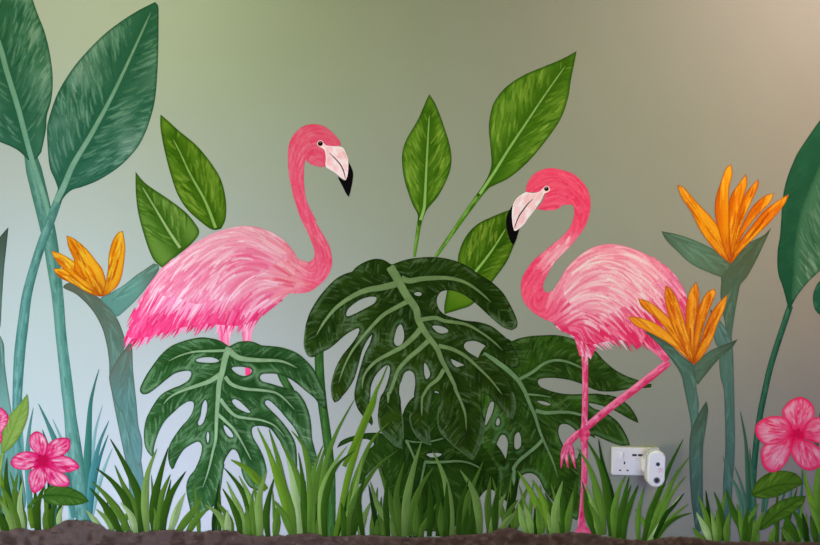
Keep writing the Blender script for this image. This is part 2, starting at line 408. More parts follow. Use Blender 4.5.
mesh_from('stem', [sheath('c:255,70 310,100 370,160 410,230 430,300 440,370 442,430 455,520 X:121,440 127,470 132,510 139,528 146,528 144,480 138,440 c:545,545 530,420 510,300 480,210 440,150 400,112 350,82 290,50', ((96, 106, 90), (96, 142, 130), (92, 140, 136)), 'X:80,288 108,320 118,370 125,420 138,520', 21, 90)], o)
mesh_from('bract', [sheath('c:406,116 450,90 500,60 550,20 578,2 b:620,518! 640,525 c:640,2 600,60 550,120 500,168 470,188 445,160', ((98, 152, 142), (108, 160, 150), (100, 122, 110)), 'X:108,303 158,264', 22)], o, sub=3)
mesh_from('bract', [sheath('c:527,275! 534,320 537,400 545,480 552,545 d:540,80 555,150 545,240 520,200 500,120 480,40 c:470,545 450,490 440,430 452,398 480,350 510,310', ((104, 108, 92), (92, 136, 128), (96, 146, 142)), 'X:130,340 127,400 133,460', 23, 80)], o, sub=5)
pb = (100.5, 296.5)
for k, (ol, tp) in enumerate([
    ('b:213,540! 260,540 c:320,30 400,100 405,108! 360,95 300,60 240,30', (53, 268)), ('b:207,467! 250,480 300,510 330,530 c:370,40 400,80 405,108! 380,90 330,60 285,20 b:240,525 215,490', (52, 251)),
    ('b:268,405! 300,418 350,460 390,510 415,545 c:428,60 405,108! 380,80 340,40 300,0 b:300,510 275,450', (67, 236)),
    ('b:496,387! 502,420 506,460 500,520 c:490,30 470,70 432,100 405,108! 420,80 b:435,540 438,490 452,432 475,395', (122, 231))]):
    mesh_from('petal', [petal(ol, pb, tp, 30 + k, n=46)], o, sub=8 + k)

# ------------------------------------------------------------------ bright green pointed leaves
GD = (40, 76, 8); GM = (78, 120, 24); GL = (142, 168, 60)
def green_leaf(label, at, blade, rib, ref, seed, cols=(GD, GM, GL), stalk=None, sw=4, ribw=(3.2, 1.2), ribc=(138, 178, 84), n=260, name='pointed_leaf'):
    o = thing(name, label, 'leaf', at, ref=ref); D_, M_, L_ = cols
    if stalk: mesh_from('stalk', [stem_sheet(P(stalk), sw, D_, M_, ribc, prof=lambda t: .55 + .45 * (1 - t) , seed=seed)], o)
    sh = Sheet(P(blade), g=1.1); sh.fill(M_); R_ = curve(P(rib), False, 2); d, t, sd = dist_poly(sh.V, R_); ex = max(1, sh.ed().max())
    sh.mix(D_, np.exp(-(d / (ex * .45)) ** 2) * .6); sh.mix(L_, np.exp(-((d - ex * .75) / (ex * .4)) ** 2) * .35)
    veined(sh, P(rib), np.array(D_) * 1.1, L_, int(n * 1.6), 42, (8, 18), (1, 2.4), (.25, .65), mid=M_, near=2, reach=.75, seed=seed)
    sh.edge(D_, 4.0, .65); sh.edge(np.array(D_) * .75, 1.2, .6); mesh_from('leaf_blade', [sh], o, sub=2)
    rib_part(o, P(rib), ribw[0], ribw[1], ribc, sub=4); return o
green_leaf('bright green pointed leaf rising behind the flamingo back, upper one of the pair', (215, 232),
    'f:138,15! 165,38 200,70 260,120 310,180 345,240 361,310 360,370 345,405! 315,408 280,385 230,340 195,285 170,210 150,130 138,60', 'f:326,402 290,310 240,220 205,145 180,98', (190, 175), 41)
green_leaf('bright green pointed leaf behind the flamingo back, lower one tucked beside the orange flower', (160, 268),
    'f:53,210! 75,238 100,260 160,300 220,345 255,385 270,420 240,460 190,500 145,538! 118,515 100,480 80,420 62,350 54,280', 'f:205,470 165,410 120,335 76,262', (160, 225), 42,
    cols=((42, 80, 14), (82, 126, 40), (140, 170, 82)), ribc=(156, 190, 116))
green_leaf('narrow bright green upright leaf on a thin stalk above the central split leaf', (415, 256),
    'm:168,185! 190,220 220,300 240,370 243,420 232,465 n:200,120 160,170 143,210 131,228! 128,215 128,185 110,150 m:84,480 75,415 78,375 92,335 130,270 158,205', 'n:138,205 150,165 m:153,540 160,400 168,255', (428, 160), 43,
    stalk='n:138,195 130,240 117,330', sw=5)
green_leaf('largest bright green pointed leaf leaning right on a long slanting stalk', (436, 256),
    'm:670,38! 662,80 650,140 640,200 615,270 560,350 500,420 440,470 390,495 360,510 335,535! 330,528 345,505 370,460 380,420 376,360 371,300 376,255 390,210 430,160 490,120 560,90 620,65', 'm:340,525 390,450 440,370 500,280 560,190 632,88', (525, 130), 44,
    stalk='m:372,490 345,520 n:320,145 270,215 190,330', sw=6, n=340)
green_leaf('bright green leaf half hidden behind the bill of the right flamingo', (447, 312),
    'n:455,165! 470,210 468,260 455,295 430,350 385,412 360,450 310,495 270,510 220,525! 219,500 225,465 235,420 262,370 268,320 290,265 330,220 390,190', 'n:300,410 330,375 380,310 428,235', (480, 250), 45, cols=((36, 68, 8), (66, 104, 16), (126, 150, 48)))
# ================================================================== split-leaf (monstera) plants
MD = (22, 58, 16); MM = (40, 88, 32); ML_ = (86, 130, 80); RIBC = (116, 148, 102)
def split_leaf(label, at, ref, outline, holes, ribs, cols, ribc, seed, n=500, group=None, hi=None, warm=None, rims=()):
    o = thing('split_leaf', label, 'leaf', at, ref=ref); D_, M_, L_ = cols
    sh = Sheet(P(outline), [P(h) for h in holes], g=1.15, step=1.4); sh.fill(M_)
    allr = [curve(P(r[0]), False, 3) for r in ribs]
    dm = np.full(len(sh.V), 1e9)
    for q in allr: dm = np.minimum(dm, dist_poly(sh.V, q)[0])
    sh.mix(D_, np.exp(-(dm / 5.0) ** 2) * .75)
    if warm is not None: sh.blotch(warm, 20, .45, .8, .55)
    sh.blotch(D_, 12, .5, .85, .55)
    r = random.Random(seed); ed = sh.ed()
    # short hairline strokes sweep from the nearest vein towards the rim
    RP = np.vstack(allr); RT = np.vstack([np.gradient(q, axis=0) for q in allr]); RT /= np.linalg.norm(RT, axis=1)[:, None] + 1e-9
    for _ in range(int(2.2 * n)):
        i = r.randrange(len(sh.V)); p = sh.V[i]; k = int(((RP - p) ** 2).sum(1).argmin()); t = RT[k]; q = p - RP[k]; dist = math.hypot(*q)
        s_ = 1 if t[0] * q[1] - t[1] * q[0] > 0 else -1; th = math.radians(44 + r.uniform(-6, 6)) * s_
        v = np.array((t[0]*math.cos(th) - t[1]*math.sin(th), t[0]*math.sin(th) + t[1]*math.cos(th))); ln = r.uniform(5, 12)
        pl = .22 + .4 * smooth(9, 2, ed[i]) * (noise(p[None] + 3, 18)[0] > .42) + (.15 if dist > 12 else 0)
        c = jit(L_ if r.random() < pl else (D_ if r.random() < .6 else M_), 8, r)
        sh.stroke([p, p + v * ln * .5, p + v * ln + t * ln * .12], r.uniform(.8, 1.8), c, r.uniform(.25, .7), soft=.8)
    if hi is not None:     # pale sheen just inside the rim
        sh.mix(hi, np.exp(-((ed - 3.2) / 1.8) ** 2) * smooth(.45, .72, noise(sh.V + 5, 17)) * .55)
    sh.edge(np.array(D_) * .8, 1.6, .75)
    for q in rims: sh.line(P(q), 1.7, 1.3, np.array(L_) * 1.12, .75)
    mesh_from('leaf_blade', [sh], o)
    vs = []
    for k, (pts, w0, w1, *_) in enumerate(ribs):
        mw = max(w0, w1); v = flat_blade(P(pts), mw, prof=lambda t: (w0 + (w1 - w0) * min(1, t * 1.05)) / mw * min(1, (1.002 - t) / .1) ** .6 * min(1, .8 + t * 12), g=1.1, step=1.2); v.fill(ribc)
        v.mix(np.array(ribc) * 1.16, smooth(.3, .8, noise(v.V, 6)) * .5); v.edge(np.array(ribc) * .75, .8, .4); vs.append((k, v))
    mesh_from('midrib', [vs[0][1]], o, sub=6)
    for k, v in vs[1:]: mesh_from('side_vein', [v], o, sub=3 + (k % 2))
    return o

# stalks standing behind
o = thing('leaf_stalk', 'dark green upright leaf stalk between the left split leaf and the big central one', 'stalk', (331, 520), ref=(322, 400))
mesh_from('stalk', [stem_sheet(P('X:319,345 319.5,370 322,400 326,430 329,455 331,480 331,540'), 9, (30, 62, 22), (50, 94, 42), (84, 126, 66), seed=51)], o)
o = thing('leaf_stalk', 'short dark stalk showing through the gaps of the left split leaf', 'stalk', (300, 470), ref=(290, 400))
mesh_from('stalk', [stem_sheet(P('X:278,366 284,380 292,394 298,412 303,440'), 8, (30, 66, 26), (46, 92, 44), (90, 132, 78), seed=52)], o)

# lower centre leaf
LCK = split_leaf('dark low split leaf mostly hidden by grass beneath the big central leaf', (430, 528), (430, 470),
    'X:337,448! 341,441 353,436 367,433 380,433 392,436 399,428 405,408 416,396 440,394 470,420 497,445 507,462 511,476 513,490 515,512! 504,499 489,489 478,500 468,518 445,530 420,530 400,518 388,500 384,478 378,465 368,474 360,484 356,478 358,466 364,454 374,444 366,439 353,441 343,445',
    ['K:180,438 215,430 260,430 285,438 250,457 205,457'],
    [('K:165,490 230,492 300,490 400,485 480,500 560,540', 3.2, 1.5), ('K:40,345 110,355 200,352 300,328', 1.6, 1.6), ('K:40,340 70,400 95,460 110,520', 3, 1.5), ('X:425,462 420,485 412,505', 2.5, 1)],
    ((17, 36, 8), (32, 57, 15), (68, 93, 48)), (84, 110, 72), 61, n=300)
# right leaf
MR = split_leaf('dark green split leaf spreading right behind the one-legged flamingo', (519, 520), (560, 420),
    'L:150,110! 200,90 280,75 360,70 440,68 520,80 600,110 M:100,150 160,170 185,188 230,240 300,300 380,345 460,375 500,395 556,402! 553,425! 500,430 440,432 380,440 300,453 200,450 130,425 L:640,408 560,380 480,365 400,360 340,368 325,390 345,420 400,445 480,465 560,472 640,470 M:180,467 250,477 k:545,277 590,290 632,322 658,362 665,384! 630,368 590,345 560,330 520,317 484,309! 478,314! 500,330 545,347 590,382 620,430 634,466! 600,468 560,455 500,430 N:720,330 690,315 640,300 600,290 570,262 540,240 510,231 480,238 466,270 470,310 490,360 510,395 550,420 590,470 l:575,120 580,180 585,260 583,330 575,380 560,412! 520,385 470,340 430,290 405,240 380,220 352,220 330,235 320,270 X:515,500 505,500 498,490 497,470 488,455 478,440 470,415 468,395 474,370 482,350 495,340 505,338',
    ['N:165,350 170,310 195,287 211,328 210,380 185,405 168,392', 'N:40,235 45,203 58,190 68,215 58,242', 'K:580,225 590,160 610,95 622,80 641,86 630,150 603,210 582,242', 'N:320,75 370,78 415,98 390,106 350,95',
     'N:32,455 42,380 72,312 98,307 121,350 115,430 96,515! 60,490'],
    [('X:483,354 500,364 516,378 524,390 529,402 535,416 540,432 546,446 553,462 558,478', 5.5, 1.5), ('L:200,370 290,320 370,262 450,240 540,255 640,300', 3.6, 2), ('L:250,472 330,478 420,492', 2.6, 1),
     ('N:310,140 380,155 480,150 560,155 640,175', 4.2, 2.5), ('N:365,330 320,380 260,430 200,480 160,535 O:370,110 365,150 380,230', 3.5, 3.5), ('L:105,370 145,430 165,490 175,560', 1.6, 1.4)],
    ((22, 40, 10), (39, 64, 20), (80, 104, 58)), (90, 116, 80), 62, n=650, warm=(52, 92, 20), hi=(84, 118, 82))
# the big centre leaf
MC = split_leaf('biggest split leaf with many holes in the middle of the wall', (392, 460), (400, 350),
    'F:625,99! 650,90 700,72 760,60 G:30,68 80,58 180,48 280,52 380,75 460,110 540,165 620,215 700,290 760,390 798,480 796,525 760,548! 700,525 620,460 540,385 480,335 420,298 350,276 290,280 262,305 250,345 262,395 300,437 380,465 440,480 530,490 610,513 660,545 I:740,140 790,220 817,290 806,318 790,327 740,316 680,280 640,245 618,212! 590,182 545,155 500,142 450,152 436,182 465,218 530,257! 575,238! 640,290 700,345 750,420 785,500 K:788,40 795,110 780,170 762,203! 740,195 690,140 640,75 600,40 560,20 560,130 578,220 570,300 540,400 497,482! 400,410 330,350 270,280 253,200 262,120 275,40 I:258,490 240,483! 225,510 K:230,20 210,110 200,180 200,250 207,330 214,378! 165,362 115,320 78,260 63,190 80,130 95,50 I:95,500 104,430 95,368 65,345 30,362 8,420 H:680,440 676,500 J:685,60 690,130 703,200 708,290 708,350 700,402! 650,385 600,338 550,280 531,200 535,120 548,50 H:575,480 603,400 614,330 600,308 570,320 518,375 485,450 479,540 J:474,60 476,130 497,215 490,242! 470,222 430,180 390,120 370,50 H:370,540 373,480 390,400 415,310 440,230 478,150 492,98! 470,122 428,200 400,300 370,400 330,470 280,530 J:290,45 262,75 235,86! 218,55 H:212,500 210,450 222,390 250,310 290,240 345,172 392,105 406,66! 398,55 350,76 300,110 250,155 200,195 140,225 95,252 62,250 38,220 25,170 28,110 36,50 F:45,490 70,420 120,335 175,265 240,200 300,165 355,148! 380,120 420,92 470,70 520,60 570,68 605,88',
    ['F:315,440 330,400 400,345 470,320 520,324 508,360 440,400 360,440 325,452', 'H:640,150 650,90 670,40 690,31 708,80 708,130 690,165 660,176', 'G:95,298 120,286 148,295 140,311 115,312',
     'I:220,42 270,40 320,60 329,80 290,92 250,80', 'I:345,265! 380,278 440,308! 385,322! 360,300', 'I:165,295 185,310 205,372 180,403 165,360'],
    [('F:612,112 660,190 720,300 790,400 I:125,0 175,90 250,190 283,270 320,340 370,440 K:380,0 420,90 445,170 452,275', 9, 2), ('F:690,190 G:60,210 160,195 300,190 400,205 480,240 560,300 622,358', 6, 1.8),
     ('F:655,232 560,255 450,275 350,320 250,390 180,470 140,530 H:112,105', 7, 2), ('F:765,335 640,400 560,450 H:470,65 400,150 350,220 300,320 262,432', 5, 1.3),
     ('I:140,60 H:780,110 700,180 600,235 520,280 460,340 430,400 423,470', 6, 1.8), ('I:195,140 130,200 H:740,260 670,340 640,420 610,500 J:603,20 600,90', 5, 3),
     ('I:300,335 260,400 200,450 160,510 K:150,60 148,175', 4.5, 1.6), ('I:262,175 360,200 450,250 540,330 620,410 700,512', 4.5, 1.4), ('I:140,-2 240,-15 300,5 450,30 560,90 640,150 700,207', 4.5, 1.6)],
    ((20, 38, 8), (38, 61, 18), (88, 110, 78)), (104, 127, 82), 63, n=1000, hi=(92, 116, 90), warm=(46, 68, 14),
    rims=['K:72,160 65,190 82,260 117,318 165,358 212,374', 'K:200,250 205,320 212,366', 'K:264,120 256,200 272,278 332,348 402,408 494,476', 'K:576,220 568,300 538,398 502,468', 'K:603,50 643,88 692,150 742,190', 'K:768,20 788,90 780,160 766,196',
          'J:534,190 554,280 604,336 654,381 700,397', 'J:694,150 702,230 705,330', 'H:36,60 29,170 44,220 70,245', 'H:218,540 214,450 228,382 265,302', 'G:788,480 785,515 760,536 700,512 620,448'])
# ------------------------------------------------------------------ flamingos: plumage painted feather by feather
class Flow:
    """direction in which the feathers lie, blended from guide curves"""
    def __init__(s, guides):
        P_ = []; T_ = []
        for g in guides:
            q = curve(P(g), False, 4); d = np.gradient(q, axis=0); d /= np.linalg.norm(d, axis=1)[:, None]; P_.append(q); T_.append(d)
        s.P = np.vstack(P_); s.T = np.vstack(T_)
    def at(s, p):
        w = 1.0 / (((s.P - p) ** 2).sum(1) + 12) ** 1.6; v = (s.T * w[:, None]).sum(0); return v / (np.linalg.norm(v) + 1e-9)
    def path(s, p, ln, wob=0.0):
        c, sn = math.cos(wob), math.sin(wob); out = [np.array(p, float)]
        for _ in range(4):
            v = s.at(out[-1]); v = np.array((v[0]*c - v[1]*sn, v[0]*sn + v[1]*c)); out.append(out[-1] + v * ln / 4)
        return np.array(out)
def plume(sh, flow, origin, n, L, w, colour, a, seed, keep=None, shade=True):
    r = random.Random(seed); V = sh.V if keep is None else sh.V[keep(sh.V)]
    pts = [V[r.randrange(len(V))] + np.array((r.uniform(-.6, .6), r.uniform(-.6, .6))) for _ in range(n)]
    pts.sort(key=lambda p: -math.hypot(p[0] - origin[0], p[1] - origin[1]))
    for p in pts:
        c = colour(p, r); ln = r.uniform(*L); ww = r.uniform(*w); q = flow.path(p, ln, r.uniform(-.13, .13)); al = r.uniform(*a)
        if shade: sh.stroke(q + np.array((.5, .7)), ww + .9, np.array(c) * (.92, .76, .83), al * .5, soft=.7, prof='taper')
        sh.stroke(q, ww, jit(c, 6, r), al, soft=.5, prof='taper')
    return sh
def flow_tips(flow, rows, seed):
    """loose pointed feather ends that break the outline"""
    r = random.Random(seed); out = []
    for path, n, L, w, cols in rows:
        q = curve(P(path), False, 1.5)
        for i in range(n):
            p = q[min(len(q) - 1, int((i + r.uniform(0, 1)) / n * (len(q) - 1)))]; ln = r.uniform(*L); v = flow.at(p)
            s_ = flat_blade(flow.path(p - v * 3, ln + 3, r.uniform(-.16, .16)), r.uniform(*w), prof='tip', g=1.6)
            c = np.array(jit(r.choice(cols), 7, r)); s_.fill(c); s_.edge(c * (.95, .84, .9), .8, .5); out.append(s_)
    return out
HOT = (238, 62, 122); ROSE = (244, 112, 142); PALE = (246, 168, 190); WHITE = (252, 212, 222); DEEP = (222, 44, 100); MIDP = (243, 138, 166)
o = thing('flamingo', 'left flamingo standing upright, head turned right, legs behind the split leaf', 'flamingo', (245, 378), ref=(235, 270))
legs = Sheet(P('X:214,318! 235,318! 231,335 229,345 229,356 224,356 221,344 218,334'), g=1.1); legs.grad([(0, PALE), (.5, (246, 132, 170)), (1, ROSE)], (217, 322), (229, 350))
for x in (220, 224, 228): legs.stroke([(x, 322), (x + 2, 334), (x + 2, 350)], 2, (WHITE, HOT, PALE)[(x // 4) % 3], .7)
leg2 = Sheet(P('X:238,318! 257,318! 252,334 251,346 250,360 251,380 246,380 245,360 243.5,345 242,334'), g=1.1); leg2.grad([(0, PALE), (.4, (244, 120, 160)), (1, HOT)], (246, 322), (249, 375))
for x in (243, 247, 251): leg2.stroke([(x, 322), (x, 334), (x - 1, 350)], 2, (HOT, WHITE, PALE)[(x // 4) % 3], .6)
body = Sheet(P('h:370,215! 362,190 340,160 310,130 265,98 210,86 150,95 100,130 65,180 50,240 48,320 55,400 70,470 85,545 f:590,290 612,360 640,420 660,470 662,500 645,518 620,512 605,505! 590,480 560,445 520,418 470,400 420,395 370,403 320,420 270,445 230,470 190,505 g:180,195 150,235 120,285 98,330 76,358 80,385 56,420 76,438 140,430 200,412 260,398 330,388 380,392 440,395 480,382 520,358 560,328 600,288 635,285 680,278 720,250 745,220 757,180 750,130 730,90 700,40 f:670,380 640,320 628,260 627,200 632,170! 650,185 680,194 703,192! h:280,300 272,250 262,228 262,215 300,222'), g=1.05, step=1.4)
F1 = Flow(['X:343,138 330,128 312,126 299,136 293,152 292,180 297,208 307,232 318,250 322,262', 'X:334,150 318,140 306,146 298,162', 'X:324,262 320,276 308,283 296,282', 'X:318,284 302,270 280,248 258,234 236,229 212,236 188,252 166,274 146,302 128,334',
    'X:306,286 286,270 262,256 240,254 222,268 204,290 186,318 172,340', 'X:300,288 280,282 262,282 246,294 234,314 226,334', 'X:296,296 278,304 262,316 252,332', 'X:300,284 290,300 278,318'])
body.fill((246, 96, 130)); V = body.V; body.mix((255, 92, 140), 1 - smooth(205, 250, V[:, 1]))
tor = smooth(310, 296, V[:, 0]) * smooth(220, 228, V[:, 1]); body.mix(MIDP, tor); body.mix(PALE, tor * smooth(262, 232, V[:, 1]) * .7)
hx = [118, 150, 185, 225, 265, 300]; hy = [292, 297, 302, 306, 303, 298]
def hot1(p): return p[1] - np.interp(p[0], hx, hy)
body.mix(HOT, smooth(-6, 6, V[:, 1] - np.interp(V[:, 0], hx, hy)) * tor * .9)
def c1(p, r):
    if p[1] < 225 or p[0] > 312: return r.choice([(252, 78, 124), (255, 132, 164), (250, 68, 116), (255, 108, 148), (255, 150, 178)])
    if p[0] > 286: return r.choice([(250, 150, 164), (240, 92, 122), (252, 186, 192), (246, 124, 146), (248, 168, 180)])
    h = hot1(p)
    if h > 0: return r.choice([HOT, HOT, DEEP, (244, 92, 144), (248, 140, 178), (240, 70, 130)])
    if h > -14: return r.choice([PALE, WHITE, HOT, (244, 112, 156), MIDP, (250, 180, 204)])
    return r.choice([PALE, MIDP, WHITE, (248, 182, 200), (246, 152, 178), PALE])
plume(body, F1, (318, 270), 420, (8, 20), (1.3, 2.6), c1, (.25, .55), 71, keep=lambda V: (V[:, 1] < 225) | (V[:, 0] > 288), shade=False)
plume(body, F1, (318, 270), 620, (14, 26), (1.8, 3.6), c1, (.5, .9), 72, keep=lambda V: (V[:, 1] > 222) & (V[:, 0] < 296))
body.edge((236, 80, 120), 1.0, .25)
tips = flow_tips(F1, [('g:82,345 86,372 66,412 78,434 135,428', 22, (8, 19), (2, 3.6), [HOT, (244, 92, 144), (248, 150, 186), DEEP]), ('g:130,426 180,412 240,398 300,388 350,388', 28, (7, 15), (2, 3.4), [HOT, (248, 150, 186), (244, 104, 154), DEEP]),
    ('g:350,385 400,390 440,390 480,382 520,358', 22, (6, 13), (1.8, 3.2), [(252, 200, 216), (244, 100, 150), HOT, PALE]), ('g:520,355 560,325 600,292', 10, (4, 9), (1.6, 2.8), [HOT, (244, 110, 140), PALE]),
    ('g:215,172 190,195 150,240 115,290 95,335', 20, (7, 15), (1.8, 3.4), [PALE, (250, 186, 206), MIDP, (244, 110, 160)])], 73)
mesh_from('body', [legs, leg2] + tips + [body], o)
def wing(parent, outline, base, flow, origin, colour, n, L, w, rows, seed, edgec, sub=55):
    wg = Sheet(P(outline), g=1.05); wg.fill(base); plume(wg, flow, origin, n, L, w, colour, (.55, .95), seed)
    tp = flow_tips(flow, rows, seed + 1); mesh_from('wing', tp + [wg], parent, sub=sub)
def w1(p, r):
    h = hot1(p); d = math.hypot(p[0] - 262, p[1] - 262)
    if d < 9 and r.random() < .5: return (238, 96, 140)
    if h > -12: return r.choice([PALE, WHITE, (246, 128, 170), MIDP, (250, 182, 206), (240, 92, 146)])
    if p[1] < 250 or p[0] > 275: return r.choice([PALE, (248, 182, 198), (247, 160, 182), WHITE, (246, 146, 172)])
    return r.choice([PALE, MIDP, WHITE, (250, 186, 206), (245, 132, 168), (243, 116, 156)])
wing(o, 'g:600,140 580,118 545,90 500,75 440,71 380,81 320,106 268,146 222,190 190,232 165,275 180,292 235,300 270,315 310,320 350,305 385,308 430,275 470,240 520,215 560,185 600,165', (246, 158, 184), F1, (300, 265), w1, 480, (18, 36), (2.4, 5),
     [('g:165,275 182,290 235,300 270,315 310,320', 26, (14, 28), (2.4, 4), [PALE, (250, 190, 210), (248, 160, 194), WHITE, (245, 132, 174)]),
      ('g:310,318 350,303 385,306 430,272', 18, (12, 22), (2.2, 3.8), [PALE, (250, 176, 200), WHITE, (245, 128, 170)]), ('g:430,268 450,250 470,238 500,225', 7, (6, 13), (1.8, 3), [MIDP, PALE, (244, 104, 146)])], 75, None)
def bill(parent, pale, tipo, line, cere, eye, ref):
    CUR['light'] = world_light(eye[0], eye[1])
    b = Sheet(P(pale), g=1.0); b.fill((253, 226, 222)); c = b.V.mean(0); b.mix((244, 178, 178), smooth(.3, .75, noise(b.V, 6)) * .7)
    r = random.Random(5); L_ = curve(P(line), False, 1.5)
    for _ in range(60):
        p = b.V[r.randrange(len(b.V))]; u = (L_[-1] - L_[0]); u = u / np.linalg.norm(u); b.stroke([p, p + u * r.uniform(4, 10)], r.uniform(.8, 1.8), jit(r.choice([(255, 240, 234), (242, 170, 166), (250, 210, 204)]), 6, r), r.uniform(.3, .6), soft=.8)
    b.edge((255, 240, 232), 1.6, .8)
    bk = mesh_from('bill', [b], parent, sub=100)
    k = Sheet(P(tipo), g=1.3); k.fill((16, 12, 14)); k.mix((40, 36, 38), smooth(.5, .9, noise(k.V, 8)) * .3); t = mesh_from('bill_tip', [k], bk, sub=99)
    l = flat_blade(P(line), 1.25, prof='leaf', g=1.2); l.fill((30, 14, 16)); mesh_from('bill_line', [l], bk, sub=106)
    ring = Sheet(np.array([(eye[0] + math.cos(a / 24 * math.tau) * eye[2] * 1.35, eye[1] + math.sin(a / 24 * math.tau) * eye[2] * 1.35) for a in range(24)]), g=.9); ring.fill((246, 190, 186))
    e = Sheet(np.array([(eye[0] + math.cos(a / 20 * math.tau) * eye[2], eye[1] + math.sin(a / 20 * math.tau) * eye[2]) for a in range(20)]), g=.8, sub=3); e.fill((16, 12, 14)); e.stroke([(eye[0] - .6, eye[1] - .8), (eye[0] + .1, eye[1] - .9)], .8, (230, 230, 230), .8)
    mesh_from('eye', [ring, e], parent, sub=108)
bill(o, 'h:235,190 262,196! 275,212 300,218 335,220 365,222 385,232 400,265 413,300 414,350 408,400 398,424! 370,410 340,385 310,365 283,350! 275,330 278,300 276,270 268,240 240,222 228,205',
     'h:408,290 418,320 433,350 443,385 438,440 425,500 417,527! 400,505 378,460 352,405 400,424', 'h:300,262 330,290 365,330 385,370 397,418', None, (280 + 244/6.056, 110 + 203/6.056, 2.5), None)

LAYER[0] += 9
o = thing('flamingo', 'right flamingo balancing on one leg with its head lowered to the left', 'flamingo', (580, 532), ref=(600, 280))
LEG = (224, 66, 110); LEGP = (244, 146, 168); LEGD = (190, 34, 76)
def leg_paint(sh, hl=.2, hw=None):
    sh.fill(LEG); r = random.Random(8); n = len(sh.rib); d, t, sd = dist_poly(sh.V, sh.rib); w = max(1, d.max()); x = sd * d / w
    sh.mix(LEGP, smooth(.0, .7, x) * .9); sh.mix(LEGD, smooth(.1, .9, -x) * .55)
    for _ in range(n):
        k = r.randrange(max(1, n - 6)); q = sh.rib[k:k + 6:2] + np.array([r.uniform(-w, w) * .7, r.uniform(-w, w) * .3]); sh.stroke(q, r.uniform(.8, 1.6), jit(r.choice((LEGP, LEGP, LEG, LEGD, (250, 190, 204))), 6, r), r.uniform(.3, .65))
    sh.edge(LEGD, .9, .3); return sh
stand = leg_paint(flat_blade(P('X:584.6,348 585,370 585,400 584.5,420 584.5,450 584,480 582.5,505 581,520 580,530'), 7.2, prof=lambda t: np.interp(t, [0, .15, .42, .47, .52, 1], [1.0, .82, .82, 1.25, .85, .8]), g=1.05))
knob = Sheet(P('N:600,285 615,265 640,255 668,265 683,295 672,320 660,345 645,358 622,352 610,325'), g=1.05); knob.fill(LEG); knob.mix(LEGD, smooth(.45, .8, noise(knob.V, 4)) * .6); knob.mix((250, 120, 150), smooth(.5, .8, noise(knob.V + 60, 3)) * .5)
shank = leg_paint(flat_blade(P('X:669,362 650,377 632,391 612,406 596,419 587,427'), 8, prof=lambda t: np.interp(t, [0, .15, 1], [.85, 1, .9]), g=1.05))
thigh = leg_paint(flat_blade(P('X:642,334 650,342 660,352 667,361'), 10, prof=lambda t: np.interp(t, [0, 1], [1.5, .65]), g=1.05))
toes = [leg_paint(flat_blade(P(p), w, prof=(lambda t: min(1, .55 + 2 * t) * (1.002 - t) ** .65) if q else 'flat', g=1.05)) for p, w, q in (('N:625,285 585,310 545,350 515,390', 7, 0), ('N:530,360 500,420 490,480 484,534', 6, 1), ('N:535,370 520,430 525,490 533,534', 6.4, 1), ('N:545,370 560,430 572,490 582,536', 6.4, 1))]
foot = Sheet(P('l:580,400 592,400 598,430 612,450 622,466 600,470 570,468 550,462 565,440 574,420'), g=1.1); foot.fill(LEG); foot.mix(LEGP, smooth(.4, .8, noise(foot.V, 4)) * .6)
fluff = Sheet(P('L:575,75 620,50 690,55 735,105 722,150 705,195 685,235! 670,215 662,240 640,250 628,215 610,212! 600,175 588,130'), g=1.1); fluff.fill((228, 88, 130))
F2 = Flow(['X:524,185 535,174 548,170 564,174 580,186 589,202 587,220 576,240 560,256 544,272 531,288 526,300', 'X:540,196 556,188 570,194 577,206', 'X:523,300 530,316 546,324 562,330', 'X:545,306 552,288 566,268 586,252 612,246 636,252 658,270 678,296 690,322',
    'X:552,312 566,290 588,272 612,272 634,288 654,312 670,340', 'X:556,318 576,298 598,294 618,308 636,330 648,352', 'X:560,324 580,314 600,322 618,340 630,356', 'X:566,334 580,336 598,346', 'X:582,332 583,350 584,366'])
plume(fluff, F2, (583, 325), 70, (8, 18), (1.4, 2.8), lambda p, r: r.choice([(250, 210, 216), (232, 76, 118), (244, 160, 178), (220, 56, 98)]), (.5, .9), 81)
body = Sheet(P('p:168,203! 170,175 190,130 230,92 290,72 350,78 420,100 470,140 505,190 520,250 515,320 490,390 450,450 400,510 o:240,60 180,120 142,180 128,220 140,243 165,238! 190,200 220,150 270,100 330,65 400,55 470,70 540,100 600,140 650,190 680,235 692,290 685,350 665,390 620,400 590,410 560,400 530,410 515,440 500,462 480,445 440,430 400,430 350,440 320,445 290,440 255,418 235,405 200,390 175,365 140,350 90,320 55,280 43,230 50,180 90,120 p:250,540 310,490 370,440 410,390 430,330 430,285 410,270 370,275 330,298 280,302 225,293! 250,265 270,225 268,205 230,205'), g=1.05, step=1.4)
V = body.V; body.fill((236, 78, 110))
tor = smooth(222, 250, V[:, 1]) * smooth(546, 566, V[:, 0]); kx = [540, 574, 600, 625, 650, 690]; ky = [318, 326, 322, 316, 306, 292]
def hot2(p): return p[1] - np.interp(p[0], kx, ky)
body.mix((240, 136, 156), tor); body.mix((224, 46, 92), tor * smooth(-5, 6, V[:, 1] - np.interp(V[:, 0], kx, ky))); body.mix((212, 80, 124), smooth(655, 690, V[:, 0]) * .7)
